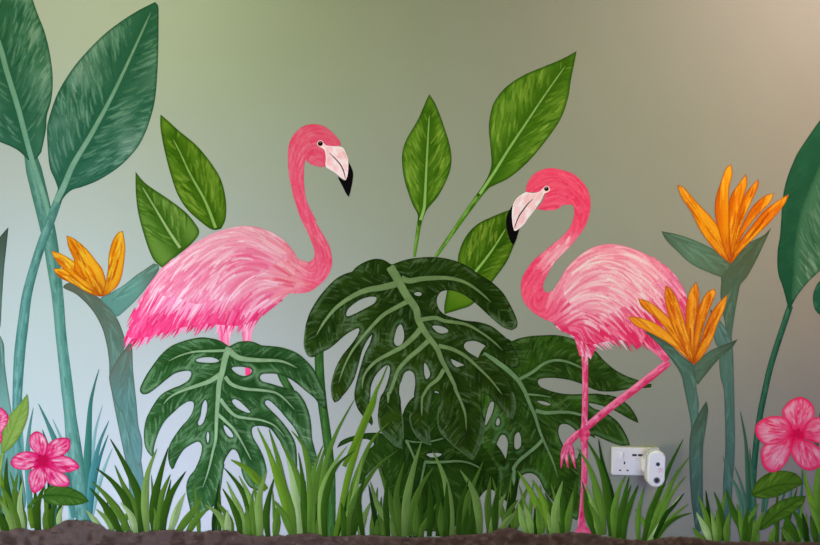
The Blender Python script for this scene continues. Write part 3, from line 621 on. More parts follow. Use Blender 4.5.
def c2(p, r):
    if p[1] < 235 or p[0] < 545: return r.choice([(232, 56, 92), (242, 98, 120), (226, 46, 84), (244, 112, 134), (236, 76, 106)])
    if p[0] < 551: return r.choice([(244, 140, 156), (236, 86, 116), (248, 176, 182), (240, 112, 136)])
    h = hot2(p)
    if h > 0: return r.choice([(224, 46, 92), (234, 70, 114), (212, 34, 80), (243, 124, 152), (226, 54, 98), (246, 156, 174)])
    if h > -13: return r.choice([(248, 178, 186), (226, 60, 104), (238, 104, 136), (250, 200, 202), (232, 80, 118)])
    if p[0] > 655: return r.choice([(224, 100, 142), (238, 140, 164), (216, 80, 128), (246, 170, 186)])
    return r.choice([(248, 180, 188), (240, 140, 158), (250, 206, 206), (244, 160, 172), (236, 120, 144)])
plume(body, F2, (535, 310), 460, (8, 20), (1.3, 2.6), c2, (.25, .55), 82, keep=lambda V: (V[:, 1] < 235) | (V[:, 0] < 553), shade=False)
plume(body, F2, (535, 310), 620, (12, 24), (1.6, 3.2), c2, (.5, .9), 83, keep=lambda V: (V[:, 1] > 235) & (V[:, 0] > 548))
body.edge((220, 66, 106), 1.0, .25)
tips = flow_tips(F2, [('o:180,362 200,386 235,401 255,414', 9, (5, 12), (1.6, 3), [(248, 180, 190), (234, 84, 122), (222, 56, 98)]), ('o:250,412 290,432 330,438 380,428 430,423', 26, (6, 14), (1.8, 3.2), [(224, 46, 92), (244, 150, 170), (212, 36, 84), (248, 196, 204)]),
    ('o:430,420 470,430 500,425 530,410', 14, (7, 16), (1.8, 3.2), [(220, 42, 88), (234, 74, 116), (206, 34, 76)]), ('o:515,395 545,405 570,420', 12, (8, 18), (2, 3.4), [(230, 66, 110), (242, 126, 156), (220, 46, 92)]),
    ('o:560,112 600,141 650,190', 6, (5, 10), (1.6, 2.8), [(240, 140, 160), (226, 100, 140), (248, 180, 192)])], 84)
mesh_from('body', [stand, foot, shank, thigh] + toes + [knob, fluff] + tips + [body], o)
def w2(p, r):
    h = hot2(p)
    if h > -16 and r.random() < .4: return r.choice([(226, 60, 104), (234, 88, 124)])
    if p[0] > 650: return r.choice([(232, 120, 152), (244, 166, 182), (222, 90, 136)])
    return r.choice([(248, 182, 188), (252, 212, 208), (242, 150, 166), (246, 168, 178), (238, 124, 148), (252, 222, 216)])
wing(o, 'o:212,215 232,165 278,120 330,92 395,78 460,90 520,116 575,154 622,204 640,240 600,262 560,272 520,288 480,298 440,300 400,322 360,325 320,325 270,312 232,285 210,250', (242, 150, 168), F2, (555, 300), w2, 640, (16, 34), (1.5, 3.2),
     [('o:270,310 320,324 360,324 400,320', 16, (7, 15), (2, 3.4), [(248, 186, 192), (240, 120, 146), (250, 208, 208), (232, 84, 120)]), ('o:400,320 440,298 480,296 520,286', 18, (9, 20), (2, 3.6), [(248, 186, 192), (236, 104, 134), (250, 200, 202), (228, 76, 114)]),
      ('o:520,286 560,270 600,260 640,238', 14, (9, 19), (2, 3.4), [(244, 156, 172), (234, 90, 126), (248, 186, 194)])], 85, None, sub=60)
bill(o, 'p:285,172 300,185 292,200 270,208! 262,225 250,250 232,275 222,292! 200,320 180,345 160,375 135,398 112,414 104,412! 96,380 92,330 95,285 105,255 130,225 168,202! 210,208 245,198 262,182',
     'p:100,275 80,300 65,330 60,370 68,420 82,465 98,490! 112,465 125,430 132,400 108,414', 'p:208,240 180,265 150,305 125,345 106,398', None, (495 + 280/5.45, 155 + 184/5.45, 2.3), None)

LAYER[0] += 9
split_leaf('split leaf on the left covering the left flamingo legs', (235, 520), (235, 410),
    'A:675,112! 620,75 560,58 490,50 420,60 350,80 280,110 215,165 160,235 110,310 75,380 68,410 78,432 100,439 130,430 180,395 240,345 300,300 350,283 400,278 418,290 412,320 390,350 340,378 280,402 220,435 180,480 C:140,136 110,200 95,290 100,370 120,420 152,457! 165,445 162,410 175,350 200,280 240,210 300,150 350,105 400,78 428,80 436,105 425,150 395,200 350,250 300,320 268,380 260,450 268,505 285,540! 298,535 312,500 335,455 370,405 420,370 465,352 488,375 488,420 470,480 440,545 E:200,180 180,240 185,310 200,380 215,440 230,468 260,455 310,425 350,395 390,360 405,310 420,230 430,150 440,100 C:640,500 665,445 700,405 732,425 755,490 E:555,140 575,200 610,250 650,270 680,280 710,230 725,170 725,120 710,60 D:290,440 260,380 230,330 217,285 225,255 260,245 310,250 345,265 380,310 420,370 450,440 490,500 525,535! 524,450 515,370 490,310 450,250 400,190 350,140 310,98 308,78 325,70 350,82 400,130 450,190 500,250 540,320 590,420 620,500 650,532 665,480 645,400 628,330 622,240 608,160 575,75 B:525,420 470,402 400,382 340,363 290,350 272,325 285,303 330,297 390,300 430,312 480,335 530,370 590,420 640,460 680,510 D:720,132! 728,80 B:728,540 715,440 690,370 640,270 590,210 530,160 460,130 400,115 330,108 280,103 240,85 190,75 130,80 90,97',
    ['A:450,203 500,187 560,187 607,208 580,222 520,223 460,216', 'B:80,260 120,250 180,255 216,270 205,300 160,313 110,295', 'C:500,85 515,68 526,95 522,150 500,220 475,242 463,225 480,180 490,120', 'C:531,283 541,310 532,362 521,320', 'C:640,240 670,260 700,300 702,322 670,315 645,275', 'D:82,75 100,62 130,75 170,110 207,152 180,152 130,130 100,105'],
    [('A:675,118 650,190 628,290 608,370 C:600,60 590,200 585,330 565,420 545,510 E:318,180 290,258', 6.5, 1.2), ('A:660,140 560,143 440,148 340,175 262,213', 3, 1), ('A:620,300 540,350 440,385 340,420 270,460 228,505', 5.5, 1.2),
     ('B:68,145 130,190 250,205 380,208 450,222 525,258', 6, 1.5), ('B:35,318 80,370 170,400 300,412 380,428 440,470 D:510,135', 4, 1.4), ('C:615,60 660,120 720,175 800,192 D:280,205 360,235 410,280 441,322', 4, 1), ('C:600,165 660,220 710,270 760,350 D:215,480', 3.6, 1)],
    ((30, 66, 28), (54, 98, 54), (118, 154, 120)), (142, 176, 138), 64, n=700, hi=(134, 172, 138))
# ================================================================== right side: paddle leaf, birds of paradise
o = thing('paddle_leaf', 'dark green broad paddle leaf cut off by the right edge above the star flower', 'leaf', (752, 528), ref=(790, 250))
mesh_from('stalk', [stem_sheet(P('X:790,306 784,324 777,345 770,368 765,390 760,415 756,445 753,480 752,540'), 6, (26, 62, 44), (48, 92, 66), (76, 124, 92), seed=91)], o)
sh = Sheet(P('X:850,80! 820,120 806,140 795,158 784,190 780,235 777.5,252 778,272 783,288 789,311! 797,296 808,282 822,268 850,230'), g=1.15)
sh.fill((34, 80, 52)); inner = P('X:836,100 820,164 810,187 800,213 794,248 793,272 791,300'); d, t, sd = dist_poly(sh.V, curve(inner, False, 2))
side = np.sign(sd); right = inside(sh.V, np.array([(p[0], p[1]) for p in inner] + [(900, 300), (900, 80)], float))
sh.mix((70, 112, 78), right * .9); sh.mix((30, 72, 44), np.exp(-(d / 3) ** 2) * right * .4); veined(sh, P('X:791,300 794,248 800,213 820,164 836,100'), (48, 88, 54), (130, 154, 120), 520, 150, (12, 26), (1.2, 2.6), (.25, .6), near=4, reach=.9, seed=92)
sh.mix((34, 80, 52), (~right) * .9); sh.mix((44, 94, 62), (~right) * smooth(.4, .8, noise(sh.V, 12)) * .4); sh.edge((26, 66, 44), 2.4, .6)
mesh_from('leaf_blade', [sh], o, sub=3)
o = thing('leaf_bud', 'small dark green leaf tip cut off by the right edge beside the broad leaf', 'leaf', (822, 316), ref=(815, 300))
sh = Sheet(P('X:836,276! 820,281 814,291 813,302 816,311 824,317 840,320')); sh.fill((38, 84, 60)); sh.edge((26, 62, 44), 2, .6); sh.blotch((70, 112, 84), 6); mesh_from('leaf_blade', [sh], o)

tg = ((84, 100, 76), (86, 112, 94), (84, 118, 104))
o = thing('bird_of_paradise', 'tall orange bird of paradise flower with six petals, upper of the right pair', 'flower', (727, 528), ref=(730, 300))
mesh_from('stem', [sheath('q:620,318! 602,358 560,448 520,520 495,550 r:488,80 470,180 458,270 463,340 466,440 468,545 s:403,200 395,330 390,430 385,485 370,485 365,430 362,330 370,200 365,0 r:412,440 408,350 432,290 430,220 420,170 412,100 418,30 q:415,545 418,500 448,468 480,430 530,380 585,352', ((78, 84, 56), (84, 114, 98), (74, 104, 94)), 'X:768,230 735,280 731,350 729,430 727,525', 93, 110, edgec=(62, 76, 58))], o)
mesh_from('bract', [sheath('q:170,333! 230,345 300,368 370,400 410,430 450,468 430,505 415,522! 360,500 290,465 230,410 190,370', ((76, 92, 74), (92, 118, 96), (88, 104, 78)), 'X:662,232 728,268', 94, 50, edgec=(60, 70, 52))], o, sub=3)
mesh_from('bract', [sheath('r:370,160! 400,195 430,235 455,285 458,300 420,312 398,312 385,275 375,220', ((70, 92, 84), (88, 116, 106), (84, 110, 98)), 'X:711,310 730,345', 95, 20, edgec=(58, 72, 60))], o, sub=4)
b_ = (729.5, 264)
for k, (ol, tp) in enumerate([
    ('q:692,181! 672,225 620,290 560,350 500,410 455,467! 452,450 480,390 540,310 590,250 650,205', (789, 194)), ('q:631,176! 615,215 570,262 520,322 482,390 456,460! 466,395 500,310 540,235 590,190', (773, 193)),
    ('q:568,119! 565,152 530,230 503,292 482,360 457,458! 468,345 488,255 508,190 543,143', (758, 179)), ('q:516,98! 521,140 498,220 480,330 458,460! 448,360 445,262 453,190 492,130', (746, 174)),
    ('q:234,142! 262,155 320,220 380,283 405,322 430,400 452,467! 390,412 330,332 290,252 250,192', (677, 184)), ('q:455,58! 460,100 447,160 447,280 455,462! 430,420 402,322 389,260 392,200 410,140 433,76', (730, 165))]):
    mesh_from('petal', [petal(ol, b_, tp, 96 + k, dark=(204, 84, 14), mid=(230, 136, 18), light=(240, 166, 40), n=46)], o, sub=8 + k)
o = thing('bird_of_paradise', 'orange bird of paradise flower with five petals overlapping the right flamingo tail', 'flower', (698, 528), ref=(690, 340))
mesh_from('stem', [sheath('r:90,248! 150,268 200,300 250,350 300,390 312,440 312,480 322,545 s:275,80 283,200 285,340 287,440 280,500 265,490 252,380 245,260 250,130 235,40 r:262,480 250,430 220,380 180,330 130,278', ((64, 84, 68), (84, 116, 102), (70, 102, 94)), 'X:645,333 690,372 696,420 696,520', 103, 90, edgec=(54, 68, 54))], o)
mesh_from('bract', [sheath('r:482,284! 458,318 400,370 350,430 318,470! 302,430 302,395 322,370 370,330 430,305', ((60, 76, 62), (80, 104, 84), (82, 104, 84)), 'X:737,340 697,375', 104, 40, edgec=(50, 62, 46))], o, sub=3)
mesh_from('bract', [sheath('s:303,39! 309,70 300,140 291,210 291,370 296,450 290,490 270,490 258,440 250,380 244,250 248,150 275,85', ((68, 84, 62), (80, 108, 94), (62, 88, 80)), 'X:706,402 700,450 700,520', 105, 60, edgec=(52, 64, 50))], o, sub=5)
b_ = (693.3, 364)
for k, (ol, tp) in enumerate([
    ('r:30,190! 80,195 140,215 200,258 250,318 300,388! 260,352 200,302 120,256 60,226', (628, 317)), ('r:441,99! 428,160 400,222 375,292 340,352 302,390! 304,370 328,300 348,232 373,175 410,128', (727, 295)),
    ('r:74,116! 120,130 170,168 220,218 262,290 302,385! 240,312 188,242 138,190 88,150', (638, 299)), ('r:386,76! 392,97 370,152 345,222 325,302 303,386! 300,310 308,230 323,150 358,90', (714, 289)),
    ('r:312,48! 324,90 321,150 306,230 302,320 302,386! 296,370 278,290 268,222 270,150 286,84', (695, 282)), ('r:186,62! 212,80 242,140 266,220 287,292 303,385! 285,370 248,300 213,230 193,170 182,108', (666, 286))]):
    mesh_from('petal', [petal(ol, b_, tp, 106 + k, dark=(196, 84, 20), mid=(224, 134, 26), light=(236, 160, 46), n=46)], o, sub=8 + k)

# thin reeds, right
o = thing('reed_clump', 'clump of thin dark teal reeds standing left of the right pink flower', 'reeds', (748, 528), ref=(745, 460))
for k, (p, w, c) in enumerate([('s:422,75 440,170 447,260 450,340 448,470', 5, (46, 80, 66)), ('s:455,205 462,290 470,360 475,450', 4, (52, 88, 72)), ('s:360,232 385,300 412,350 430,430 435,480', 4, (66, 100, 88)), ('s:402,268 425,330 440,400 445,480', 4, (60, 96, 86)),
    ('s:640,280 638,350 630,420 625,480', 4, (52, 92, 84)), ('s:610,300 600,360 590,420', 3, (60, 100, 92)), ('s:512,300 508,360 500,430', 4, (52, 90, 76)), ('s:530,300 520,360 510,430', 3, (60, 98, 84)), ('s:585,340 560,420 550,480', 4, (52, 88, 78)), ('s:703,80 690,170 688,260', 5, (46, 86, 64))]):
    mesh_from('reed', [reed(p, w, c, k)], o, sub=k)

# ================================================================== grass tufts
TUFT_REF = {}
GRN = {'d': (52, 90, 24), 'm': (88, 128, 48), 'l': (124, 160, 84), 'p': (158, 188, 130), 'v': (28, 60, 14), 'y': (102, 142, 42)}
def grass(label, at, blades, group='grass tufts along the soil', dk=1.0, seed=1, fill=4):
    o = thing('grass_tuft', label, 'grass', at, group=group, ref=(at[0], at[1] - 40)); r = random.Random(seed)
    xs = [P(p)[-1][0] for p, _, _ in blades]; back = []
    for k in range(fill):
        x = r.uniform(min(xs) - 2, max(xs) + 2); h = r.uniform(26, 62); ln = r.uniform(-16, 16)
        back.append(([(x + ln, at[1] - h, 0), (x + ln * .45, at[1] - h * .55, 0), (x, at[1] - h * .2, 0), (x + r.uniform(-1, 1), at[1] + 4, 0)], r.uniform(4, 6.5), r.choice('dmmvd')))
    for k, (p, w, c) in enumerate(back + list(blades)):
        col = np.array(GRN[c], float) * dk * .95; sh = flat_blade(P(p) if isinstance(p, str) else p, w, prof='grass', g=1.15); sh.fill(col)
        d, t, sd = dist_poly(sh.V, sh.rib); x = sd * d / (w * .5 + .1)
        sh.mix(col * .74, smooth(-.1, .9, -x) * .5); sh.mix(np.minimum(col * 1.16 + 8, 250), smooth(.05, .85, x) * .4)
        sh.mix(col * .7, smooth(.72, 1, t) * .5); sh.mix(col * .8, (1 - smooth(0, .25, t)) * .4); q = sh.rib
        for _ in range(5):
            a = r.randrange(max(1, len(q) - 10)); sh.stroke(q[a:a + 10:3] + np.array([r.uniform(-w, w) * .25, 0]), r.uniform(.8, 1.8), jit(col * r.choice((.78, 1.15)), 6, r), r.uniform(.2, .5), soft=.8)
        mesh_from('grass_blade', [sh], o, sub=k)
    return o
grass('tuft of broad grass blades at the far left edge below the yellow green leaf', (10, 532), [
    ('d:-10,330 30,420 60,500', 6, 'm'), ('d:5,200 -8,330 10,500', 5, 'm'), ('d:0,245 20,350 45,500', 6, 'y'), ('d:70,262 55,370 72,490', 7, 'm'), ('d:88,298 78,390 92,490', 6, 'p'),
    ('d:28,203 25,300 42,400 50,480', 7, 'd'), ('d:0,305 40,380 80,490', 7, 'm'), ('d:-4,366 30,420 62,510', 8, 'l'), ('d:-20,400 10,450 30,510', 8, 'd')], seed=2)
grass('three dark upright grass blades beneath the left pink star flower', (45, 528), [
    ('d:188,380 178,430 178,490', 6, 'm'), ('d:246,393 232,430 232,480', 6, 'p'), ('d:172,318 148,380 142,430 150,495', 9, 'd'), ('d:226,366 205,410 200,450 205,490', 7, 'd'), ('d:130,360 118,420 128,480', 5, 'y')], seed=3)
grass('tuft of grass left of the left split leaf, fanning to the left', (128, 530), [
    ('d:336,408 370,450 400,490', 6, 'p'), ('d:375,405 420,450 440,495', 6, 'l'), ('d:358,296 420,360 470,430 505,500', 8, 'm'), ('d:447,233 480,310 520,390 540,490', 7, 'm'), ('d:350,322 400,380 440,440 470,500', 8, 'd'), ('d:376,246 440,300 495,380 528,500', 8, 'd'), ('d:430,132 480,220 528,320 548,400 548,498', 8, 'd'), ('d:470,380 510,430 530,500', 7, 'p')], seed=4)
grass('tuft of grass just right of the wrapped stem below the left split leaf', (150, 532), [
    ('d:720,345 690,420 660,500', 7, 'p'), ('d:664,270 625,370 608,495', 8, 'm'), ('d:724,258 665,350 640,430 635,500', 8, 'd'), ('d:612,170 575,270 565,390 575,500', 8, 'l'), ('d:656,165 625,270 598,390 600,500', 8, 'd'), ('d:600,400 610,440 605,500', 6, 'm')], seed=5)
grass('small tuft of grass crossing the lowest tip of the left split leaf', (188, 534), [
    ('i:245,270 212,330 185,420', 6, 'p'), ('i:306,288 265,350 235,390 212,425', 8, 'm'), ('i:330,330 285,370 250,425', 7, 'm'), ('i:316,315 360,345 385,380 396,430', 7, 'l'), ('i:362,305 395,350 412,390 415,430', 7, 'm'), ('i:400,335 402,380 404,430', 7, 'p')], seed=6)
grass('tuft of grass under the right lobes of the left split leaf', (245, 535), [
    ('i:398,228 425,290 450,350 462,430', 7, 'l'), ('i:382,255 415,310 440,370 450,435', 7, 'd'), ('i:388,178 440,240 475,310 492,435', 7, 'd'), ('i:443,207 475,270 500,340 505,435', 7, 'l'), ('i:413,148 470,180 520,230 545,260', 8, 'y'), ('i:497,260 490,330 500,430', 6, 'm'),
    ('i:548,188 520,280 518,360 524,435', 8, 'l'), ('i:576,212 555,290 545,360 552,435', 7, 'd'), ('i:590,310 585,370 580,435', 8, 'm'), ('i:470,320 478,380 480,430', 6, 'm')], seed=7)
grass('tall tuft of long grass blades beside the dark upright stalk', (296, 536), [
    ('i:612,98 640,200 655,300 672,430', 8, 'p'), ('i:555,32 590,150 610,250 640,340 650,425', 8, 'm'), ('i:512,28 555,120 585,210 615,310 640,425', 8, 'y'), ('i:640,40 690,110 710,220 715,430', 8, 'm'), ('i:596,78 650,180 690,300 722,432', 8, 'm'),
    ('i:575,300 615,360 640,425', 8, 'm'), ('i:766,95 738,200 720,310 728,435', 8, 'm'), ('i:690,225 690,320 700,430', 6, 'd')], seed=8)
grass('long slender arching grass blades leaning right through the holes of the big split leaf', (322, 538), [
    ('H:598,310 560,400 520,490 j:250,70 215,150 185,240 160,330 120,515', 6.5, 'y'), ('H:592,315 560,400 520,480 J:510,30 430,230 370,370 300,520', 6, 'y'), ('j:186,48 130,150 95,240 75,340 62,515', 6, 'm'),
    ('j:302,128 245,190 205,280 175,380 160,515', 7, 'm'), ('j:160,208 110,280 75,370 72,515', 7, 'l'), ('j:188,222 130,270 100,330 82,420 84,515', 7, 'd'), ('j:78,205 45,300 40,400 45,515', 7, 'm'), ('j:0,175 25,280 35,390 30,515', 6, 'm'), ('j:-5,230 10,330 12,420 18,515', 6, 'd'), ('j:215,240 195,330 175,420 140,515', 6, 'l'), ('j:140,400 150,460 150,515', 7, 'd')], seed=9, fill=8)
grass('tuft of grass in front of the low dark leaf, left of the pale upright blade', (370, 538), [
    ('j:333,222 270,270 225,330 175,420 165,515', 6, 'm'), ('j:262,262 290,340 315,420 330,520', 7, 'm'), ('j:240,330 265,410 310,480 322,520', 7, 'l'), ('j:355,262 330,360 335,440 345,520', 7, 'm'), ('j:205,350 195,430 180,515', 7, 'd'), ('j:240,400 215,460 205,515', 7, 'l'), ('j:262,455 262,490 262,515', 5, 'm'), ('j:225,300 200,400 215,515', 6, 'd'), ('j:300,300 292,400 300,515', 6, 'd')], dk=0.78, seed=10, fill=8)
grass('tuft of grass with one pale upright blade in front of the low dark leaf', (405, 538), [
    ('j:455,280 415,340 385,420 372,515', 8, 'm'), ('j:415,188 385,290 362,400 355,520', 8, 'l'), ('j:440,320 445,420 440,515', 7, 'd'), ('j:460,300 475,400 470,515', 7, 'd'), ('j:400,400 395,460 395,515', 7, 'm'), ('j:480,400 480,460 485,515', 7, 'm')], dk=0.78, seed=11, fill=8)
grass('tuft of grass with crossing pale blades in front of the low dark leaf', (455, 536), [
    ('j:625,258 590,340 555,430 532,518', 7, 'm'), ('j:452,225 490,310 510,410 518,520', 8, 'l'), ('j:545,288 590,360 608,440 612,505', 8, 'l'), ('j:650,310 640,400 645,500', 7, 'm'), ('j:575,320 545,420 540,515', 6, 'd'), ('j:500,330 500,420 500,515', 7, 'd')], dk=0.76, seed=12, fill=8)
grass('tuft of pale grass on the soil bump right of the crossing blades', (502, 530), [
    ('j:702,368 675,420 650,505', 8, 'l'), ('j:742,390 715,430 690,500', 7, 'm'), ('j:738,430 710,460 680,500', 7, 'l'), ('j:680,330 665,420 665,500', 7, 'd'), ('j:765,395 745,450 730,500', 6, 'm')], dk=0.78, seed=13, fill=8)
grass('tuft of grass filling the arched gap of the right split leaf', (545, 534), [
    ('l:318,208 370,290 400,350 440,420 445,465', 7, 'y'), ('l:378,244 415,310 440,380 460,465', 7, 'y'), ('l:320,335 335,400 350,465', 7, 'l'), ('l:343,345 365,400 375,465', 7, 'l'), ('l:430,298 455,360 450,465', 7, 'd'), ('l:395,350 410,410 415,465', 9, 'm'), ('l:440,370 450,420 455,465', 5, 'l'),
    ('l:560,232 545,330 515,420 510,465', 7, 'd'), ('l:502,250 480,330 470,400 475,468', 8, 'l'), ('l:545,290 530,380 520,465', 7, 'm')], dk=.92, seed=14, fill=8)
grass('tuft of tall arching dark grass between the standing flamingo leg and the wall socket', (605, 536), [
    ('l:596,265 625,350 640,400 642,468', 6, 'l'), ('l:563,115 610,190 645,290 665,380 672,470', 7, 'm'), ('l:650,78 665,170 685,250 702,330 700,475', 7, 'v'), ('l:600,82 645,160 675,250 690,350 702,475', 7.5, 'd'), ('l:605,330 640,400 660,470', 6, 'm'), ('l:590,270 600,370 632,468', 6, 'd')], dk=.92, seed=15)
grass('small tuft of grass directly below the wall socket', (620, 539), [
    ('l:760,228 728,300 712,390 715,482', 7, 'm'), ('l:810,268 785,330 760,400 745,482', 7, 'd'), ('l:775,232 755,320 740,400 730,482', 7, 'd'), ('s:63,337 38,400 18,460 12,530', 6, 'd')], dk=.95, seed=16)
grass('tuft of grass fanning right below the white plug-in device', (645, 539), [
    ('s:86,338 68,410 62,470 66,530', 5, 'm'), ('s:222,172 178,260 140,350 105,440 82,530', 6, 'd'), ('s:244,234 190,310 150,400 110,480 95,530', 6, 'm'), ('s:232,302 185,360 150,430 118,530', 5, 'm'), ('s:212,368 170,430 130,490 100,530', 5, 'p'), ('s:240,400 190,440 150,490 125,530', 5, 'm'), ('s:252,431 200,448 155,480 120,530', 5, 'd'), ('s:160,330 120,390 98,460 85,530', 6, 'd'), ('s:225,362 195,400 160,440 120,520', 5, 'v')], dk=.95, seed=17)
grass('low tuft of grass at the foot of the right flower stems', (708, 540), [
    ('s:272,368 298,430 320,530', 6, 'm'), ('s:268,430 300,490 315,530', 7, 'p'), ('s:330,358 352,420 365,530', 6, 'd'), ('s:372,345 395,420 425,480 432,535', 8, 'd'), ('s:340,420 345,480 348,530', 6, 'm'), ('s:385,428 375,480 376,535', 7, 'm'), ('s:255,482 275,510 300,535', 6, 'm'), ('s:410,400 425,460 430,530', 6, 'm'), ('s:318,420 330,480 335,530', 5, 'l')], dk=.92, seed=18)
grass('tuft of grass left of the lower leaf under the right pink flower', (750, 541), [
    ('s:487,398 455,460 440,535', 7, 'm'), ('s:505,425 480,480 465,535', 7, 'm'), ('s:470,440 455,480 450,535', 6, 'd'), ('s:545,480 535,510 528,535', 6, 'm'), ('s:565,482 585,510 600,535', 6, 'm'), ('s:450,410 440,470 438,530', 6, 'd')], dk=.9, seed=19)
grass('tuft of dark grass in the bottom right corner under the right pink flower', (805, 542), [
    ('s:642,278 660,350 685,430 703,500', 7, 'y'), ('s:568,430 595,470 625,535', 8, 'd'), ('s:600,412 630,460 660,535', 8, 'd'), ('s:665,393 695,450 715,530', 6, 'm'), ('s:700,250 690,340 700,440', 7, 'm'), ('s:668,440 680,490 690,535', 7, 'd'), ('s:640,430 650,480 655,530', 6, 'v')], dk=.88, seed=20)

# ================================================================== pink flowers and their leaves
def round_leaf(label, at, blade, rib, cols, seed, ribc=None, stalk=None, group=None):
    o = thing('flower_leaf', label, 'leaf', at, ref=at, group=group); D_, M_, L_ = cols
    if stalk: mesh_from('stalk', [stem_sheet(P(stalk), 3.2, D_, M_, L_, seed=seed)], o)
    sh = Sheet(P(blade), g=1.1); sh.fill(M_); veined(sh, P(rib), D_, L_, 90, 45, (7, 16), (1, 2.2), (.25, .55), near=1, reach=.8, seed=seed)
    sh.line(P(rib), 1.6, .8, ribc if ribc is not None else np.array(D_) * .9, .7); sh.edge(D_, 2.2, .6); mesh_from('leaf_blade', [sh], o, sub=2); return o
round_leaf('dark olive leaf lying under the right pink flower, upper of the two', (752, 492), 's:460,365! 480,322 520,292 570,283 620,295 645,328! 600,352 550,374 500,381 468,374', 's:465,368 550,335 640,328', ((36, 60, 14), (58, 88, 26), (98, 128, 50)), 111)
round_leaf('dark olive leaf under the right pink flower, lower of the two', (758, 528), 's:488,492! 508,435 550,395 600,376 652,371! 642,402 590,442 540,470 505,490', 's:492,488 560,430 645,375', ((32, 56, 14), (52, 84, 26), (88, 120, 48)), 112)
def star_flower(label, at, petals, cen, cols, seed, cr=5, ref=None, white=.75, ew=2.2):
    o = thing('star_flower', label, 'flower', at, ref=ref or at); D_, M_, L_ = cols
    for k, ol in enumerate(petals):
        sh = Sheet(P(ol), g=1.05); c = np.array(cen, float); dd = np.linalg.norm(sh.V - c, axis=1); mx = dd.max()
        for q in range(3): sh.C[:, q] = np.interp(dd / mx, [0, .3, .7, 1], [D_[q], M_[q], L_[q], M_[q]])
        r = random.Random(seed + k); m = sh.V.mean(0); u = m - c; u /= np.linalg.norm(u); nr = np.array((-u[1], u[0]))
        for _ in range(70):
            th = r.gauss(0, .33); v = u * math.cos(th) + nr * math.sin(th); s0 = r.uniform(.2, .75) * mx; ln = r.uniform(.12, .3) * mx
            col = jit(r.choice((M_, L_, (255, 214, 228), D_) if r.random() < white else (M_, L_, D_)), 9, r)
            sh.stroke([c + v * s0, c + v * (s0 + ln)], r.uniform(1, 2), col, r.uniform(.35, .8), soft=.8)
        sh.edge(D_, ew, .75); mesh_from('petal', [sh], o, sub=k * 2)
    ce = Sheet(np.array([(cen[0] + math.cos(a / 30 * math.tau) * cr * (1 + .28 * math.cos(a / 30 * math.tau * len(petals))), cen[1] + math.sin(a / 30 * math.tau) * cr * (1 + .28 * math.cos(a / 30 * math.tau * len(petals)))) for a in range(30)]), g=.9)
    ce.fill(np.array(D_) * .95); mesh_from('flower_centre', [ce], o, sub=20)
    bd = Sheet(np.array([(cen[0] + math.cos(a / 20 * math.tau) * cr * 2.0, cen[1] + math.sin(a / 20 * math.tau) * cr * 2.0) for a in range(20)]), g=1.5); bd.fill(D_); mesh_from('flower_base', [bd], o, sub=-2); return o
PC = ((206, 8, 84), (232, 52, 130), (248, 156, 196))
star_flower('pink star flower with five rounded petals at the right edge', (797, 470), [
    's:600,150! 575,100 570,70 600,35 640,25 675,50 682,90 665,130 635,155!', 's:640,150! 650,120 672,100 703,95 735,105 748,145 722,185 690,185 650,172', 's:618,162! 680,188 705,210 716,250 690,276 650,280 615,250 597,205', 's:606,160! 603,210 580,260 540,289 505,271 494,220 512,188 560,165',
    's:606,152! 560,186 510,191 478,160 479,120 520,94 575,94 602,120'], (620 + 622/3.515, 390 + 152/3.515), ((194, 18, 72), (222, 68, 114), (234, 140, 166)), 121, cr=4.5, ref=(790, 430), ew=4.5, white=0)
round_leaf('yellow green upright leaf by the left edge beside the pink star flower', (2, 500), 'd:107,-44! 113,0 108,50 85,110 50,160 12,190! 5,170 10,110 25,60 60,15 85,-15', 'd:10,188 50,100 100,-30', ((84, 124, 40), (136, 168, 84), (172, 196, 124)), 113, ribc=(104, 140, 60), stalk='d:12,182 2,250 -4,340')
star_flower('pink flower mostly outside the left edge, only its petal tips showing', (0, 440), ['X:-14,424! -8,409 0,407 7,413 9,419 5,428 -2,434', 'X:-14,426! -4,428 2,434 1,443 -6,447 -14,440'], (-14, 426), PC, 131, ref=(2, 424))
round_leaf('dark green flat leaf below the left pink star flower', (60, 500), 'd:172,345! 185,322 220,312 270,320 318,343 348,376! 300,389 240,391 200,386 172,372', 'd:176,352 250,352 344,375', ((40, 78, 20), (64, 106, 40), (98, 138, 66)), 114, stalk='d:180,350 140,370 110,400')
star_flower('pink star flower with six pointed petals low on the left', (43, 492), [
    'd:168,200! 130,178 116,150 118,120 142,102 170,116 186,150 184,190', 'd:178,195! 184,160 205,138 240,127 271,133 272,170 240,200 200,212', 'd:185,210! 240,196 285,212 310,242 278,259 230,262 190,240',
    'd:172,232! 225,255 264,280 269,313 230,317 192,306 176,270', 'd:168,235! 185,270 180,300 165,325 133,342 117,315 113,275 130,248', 'd:160,225! 115,250 65,248 42,225 65,192 110,180 150,192'], (165/3.895, 405 + 216/3.895), PC, 141, cr=5.5, ref=(43, 460))

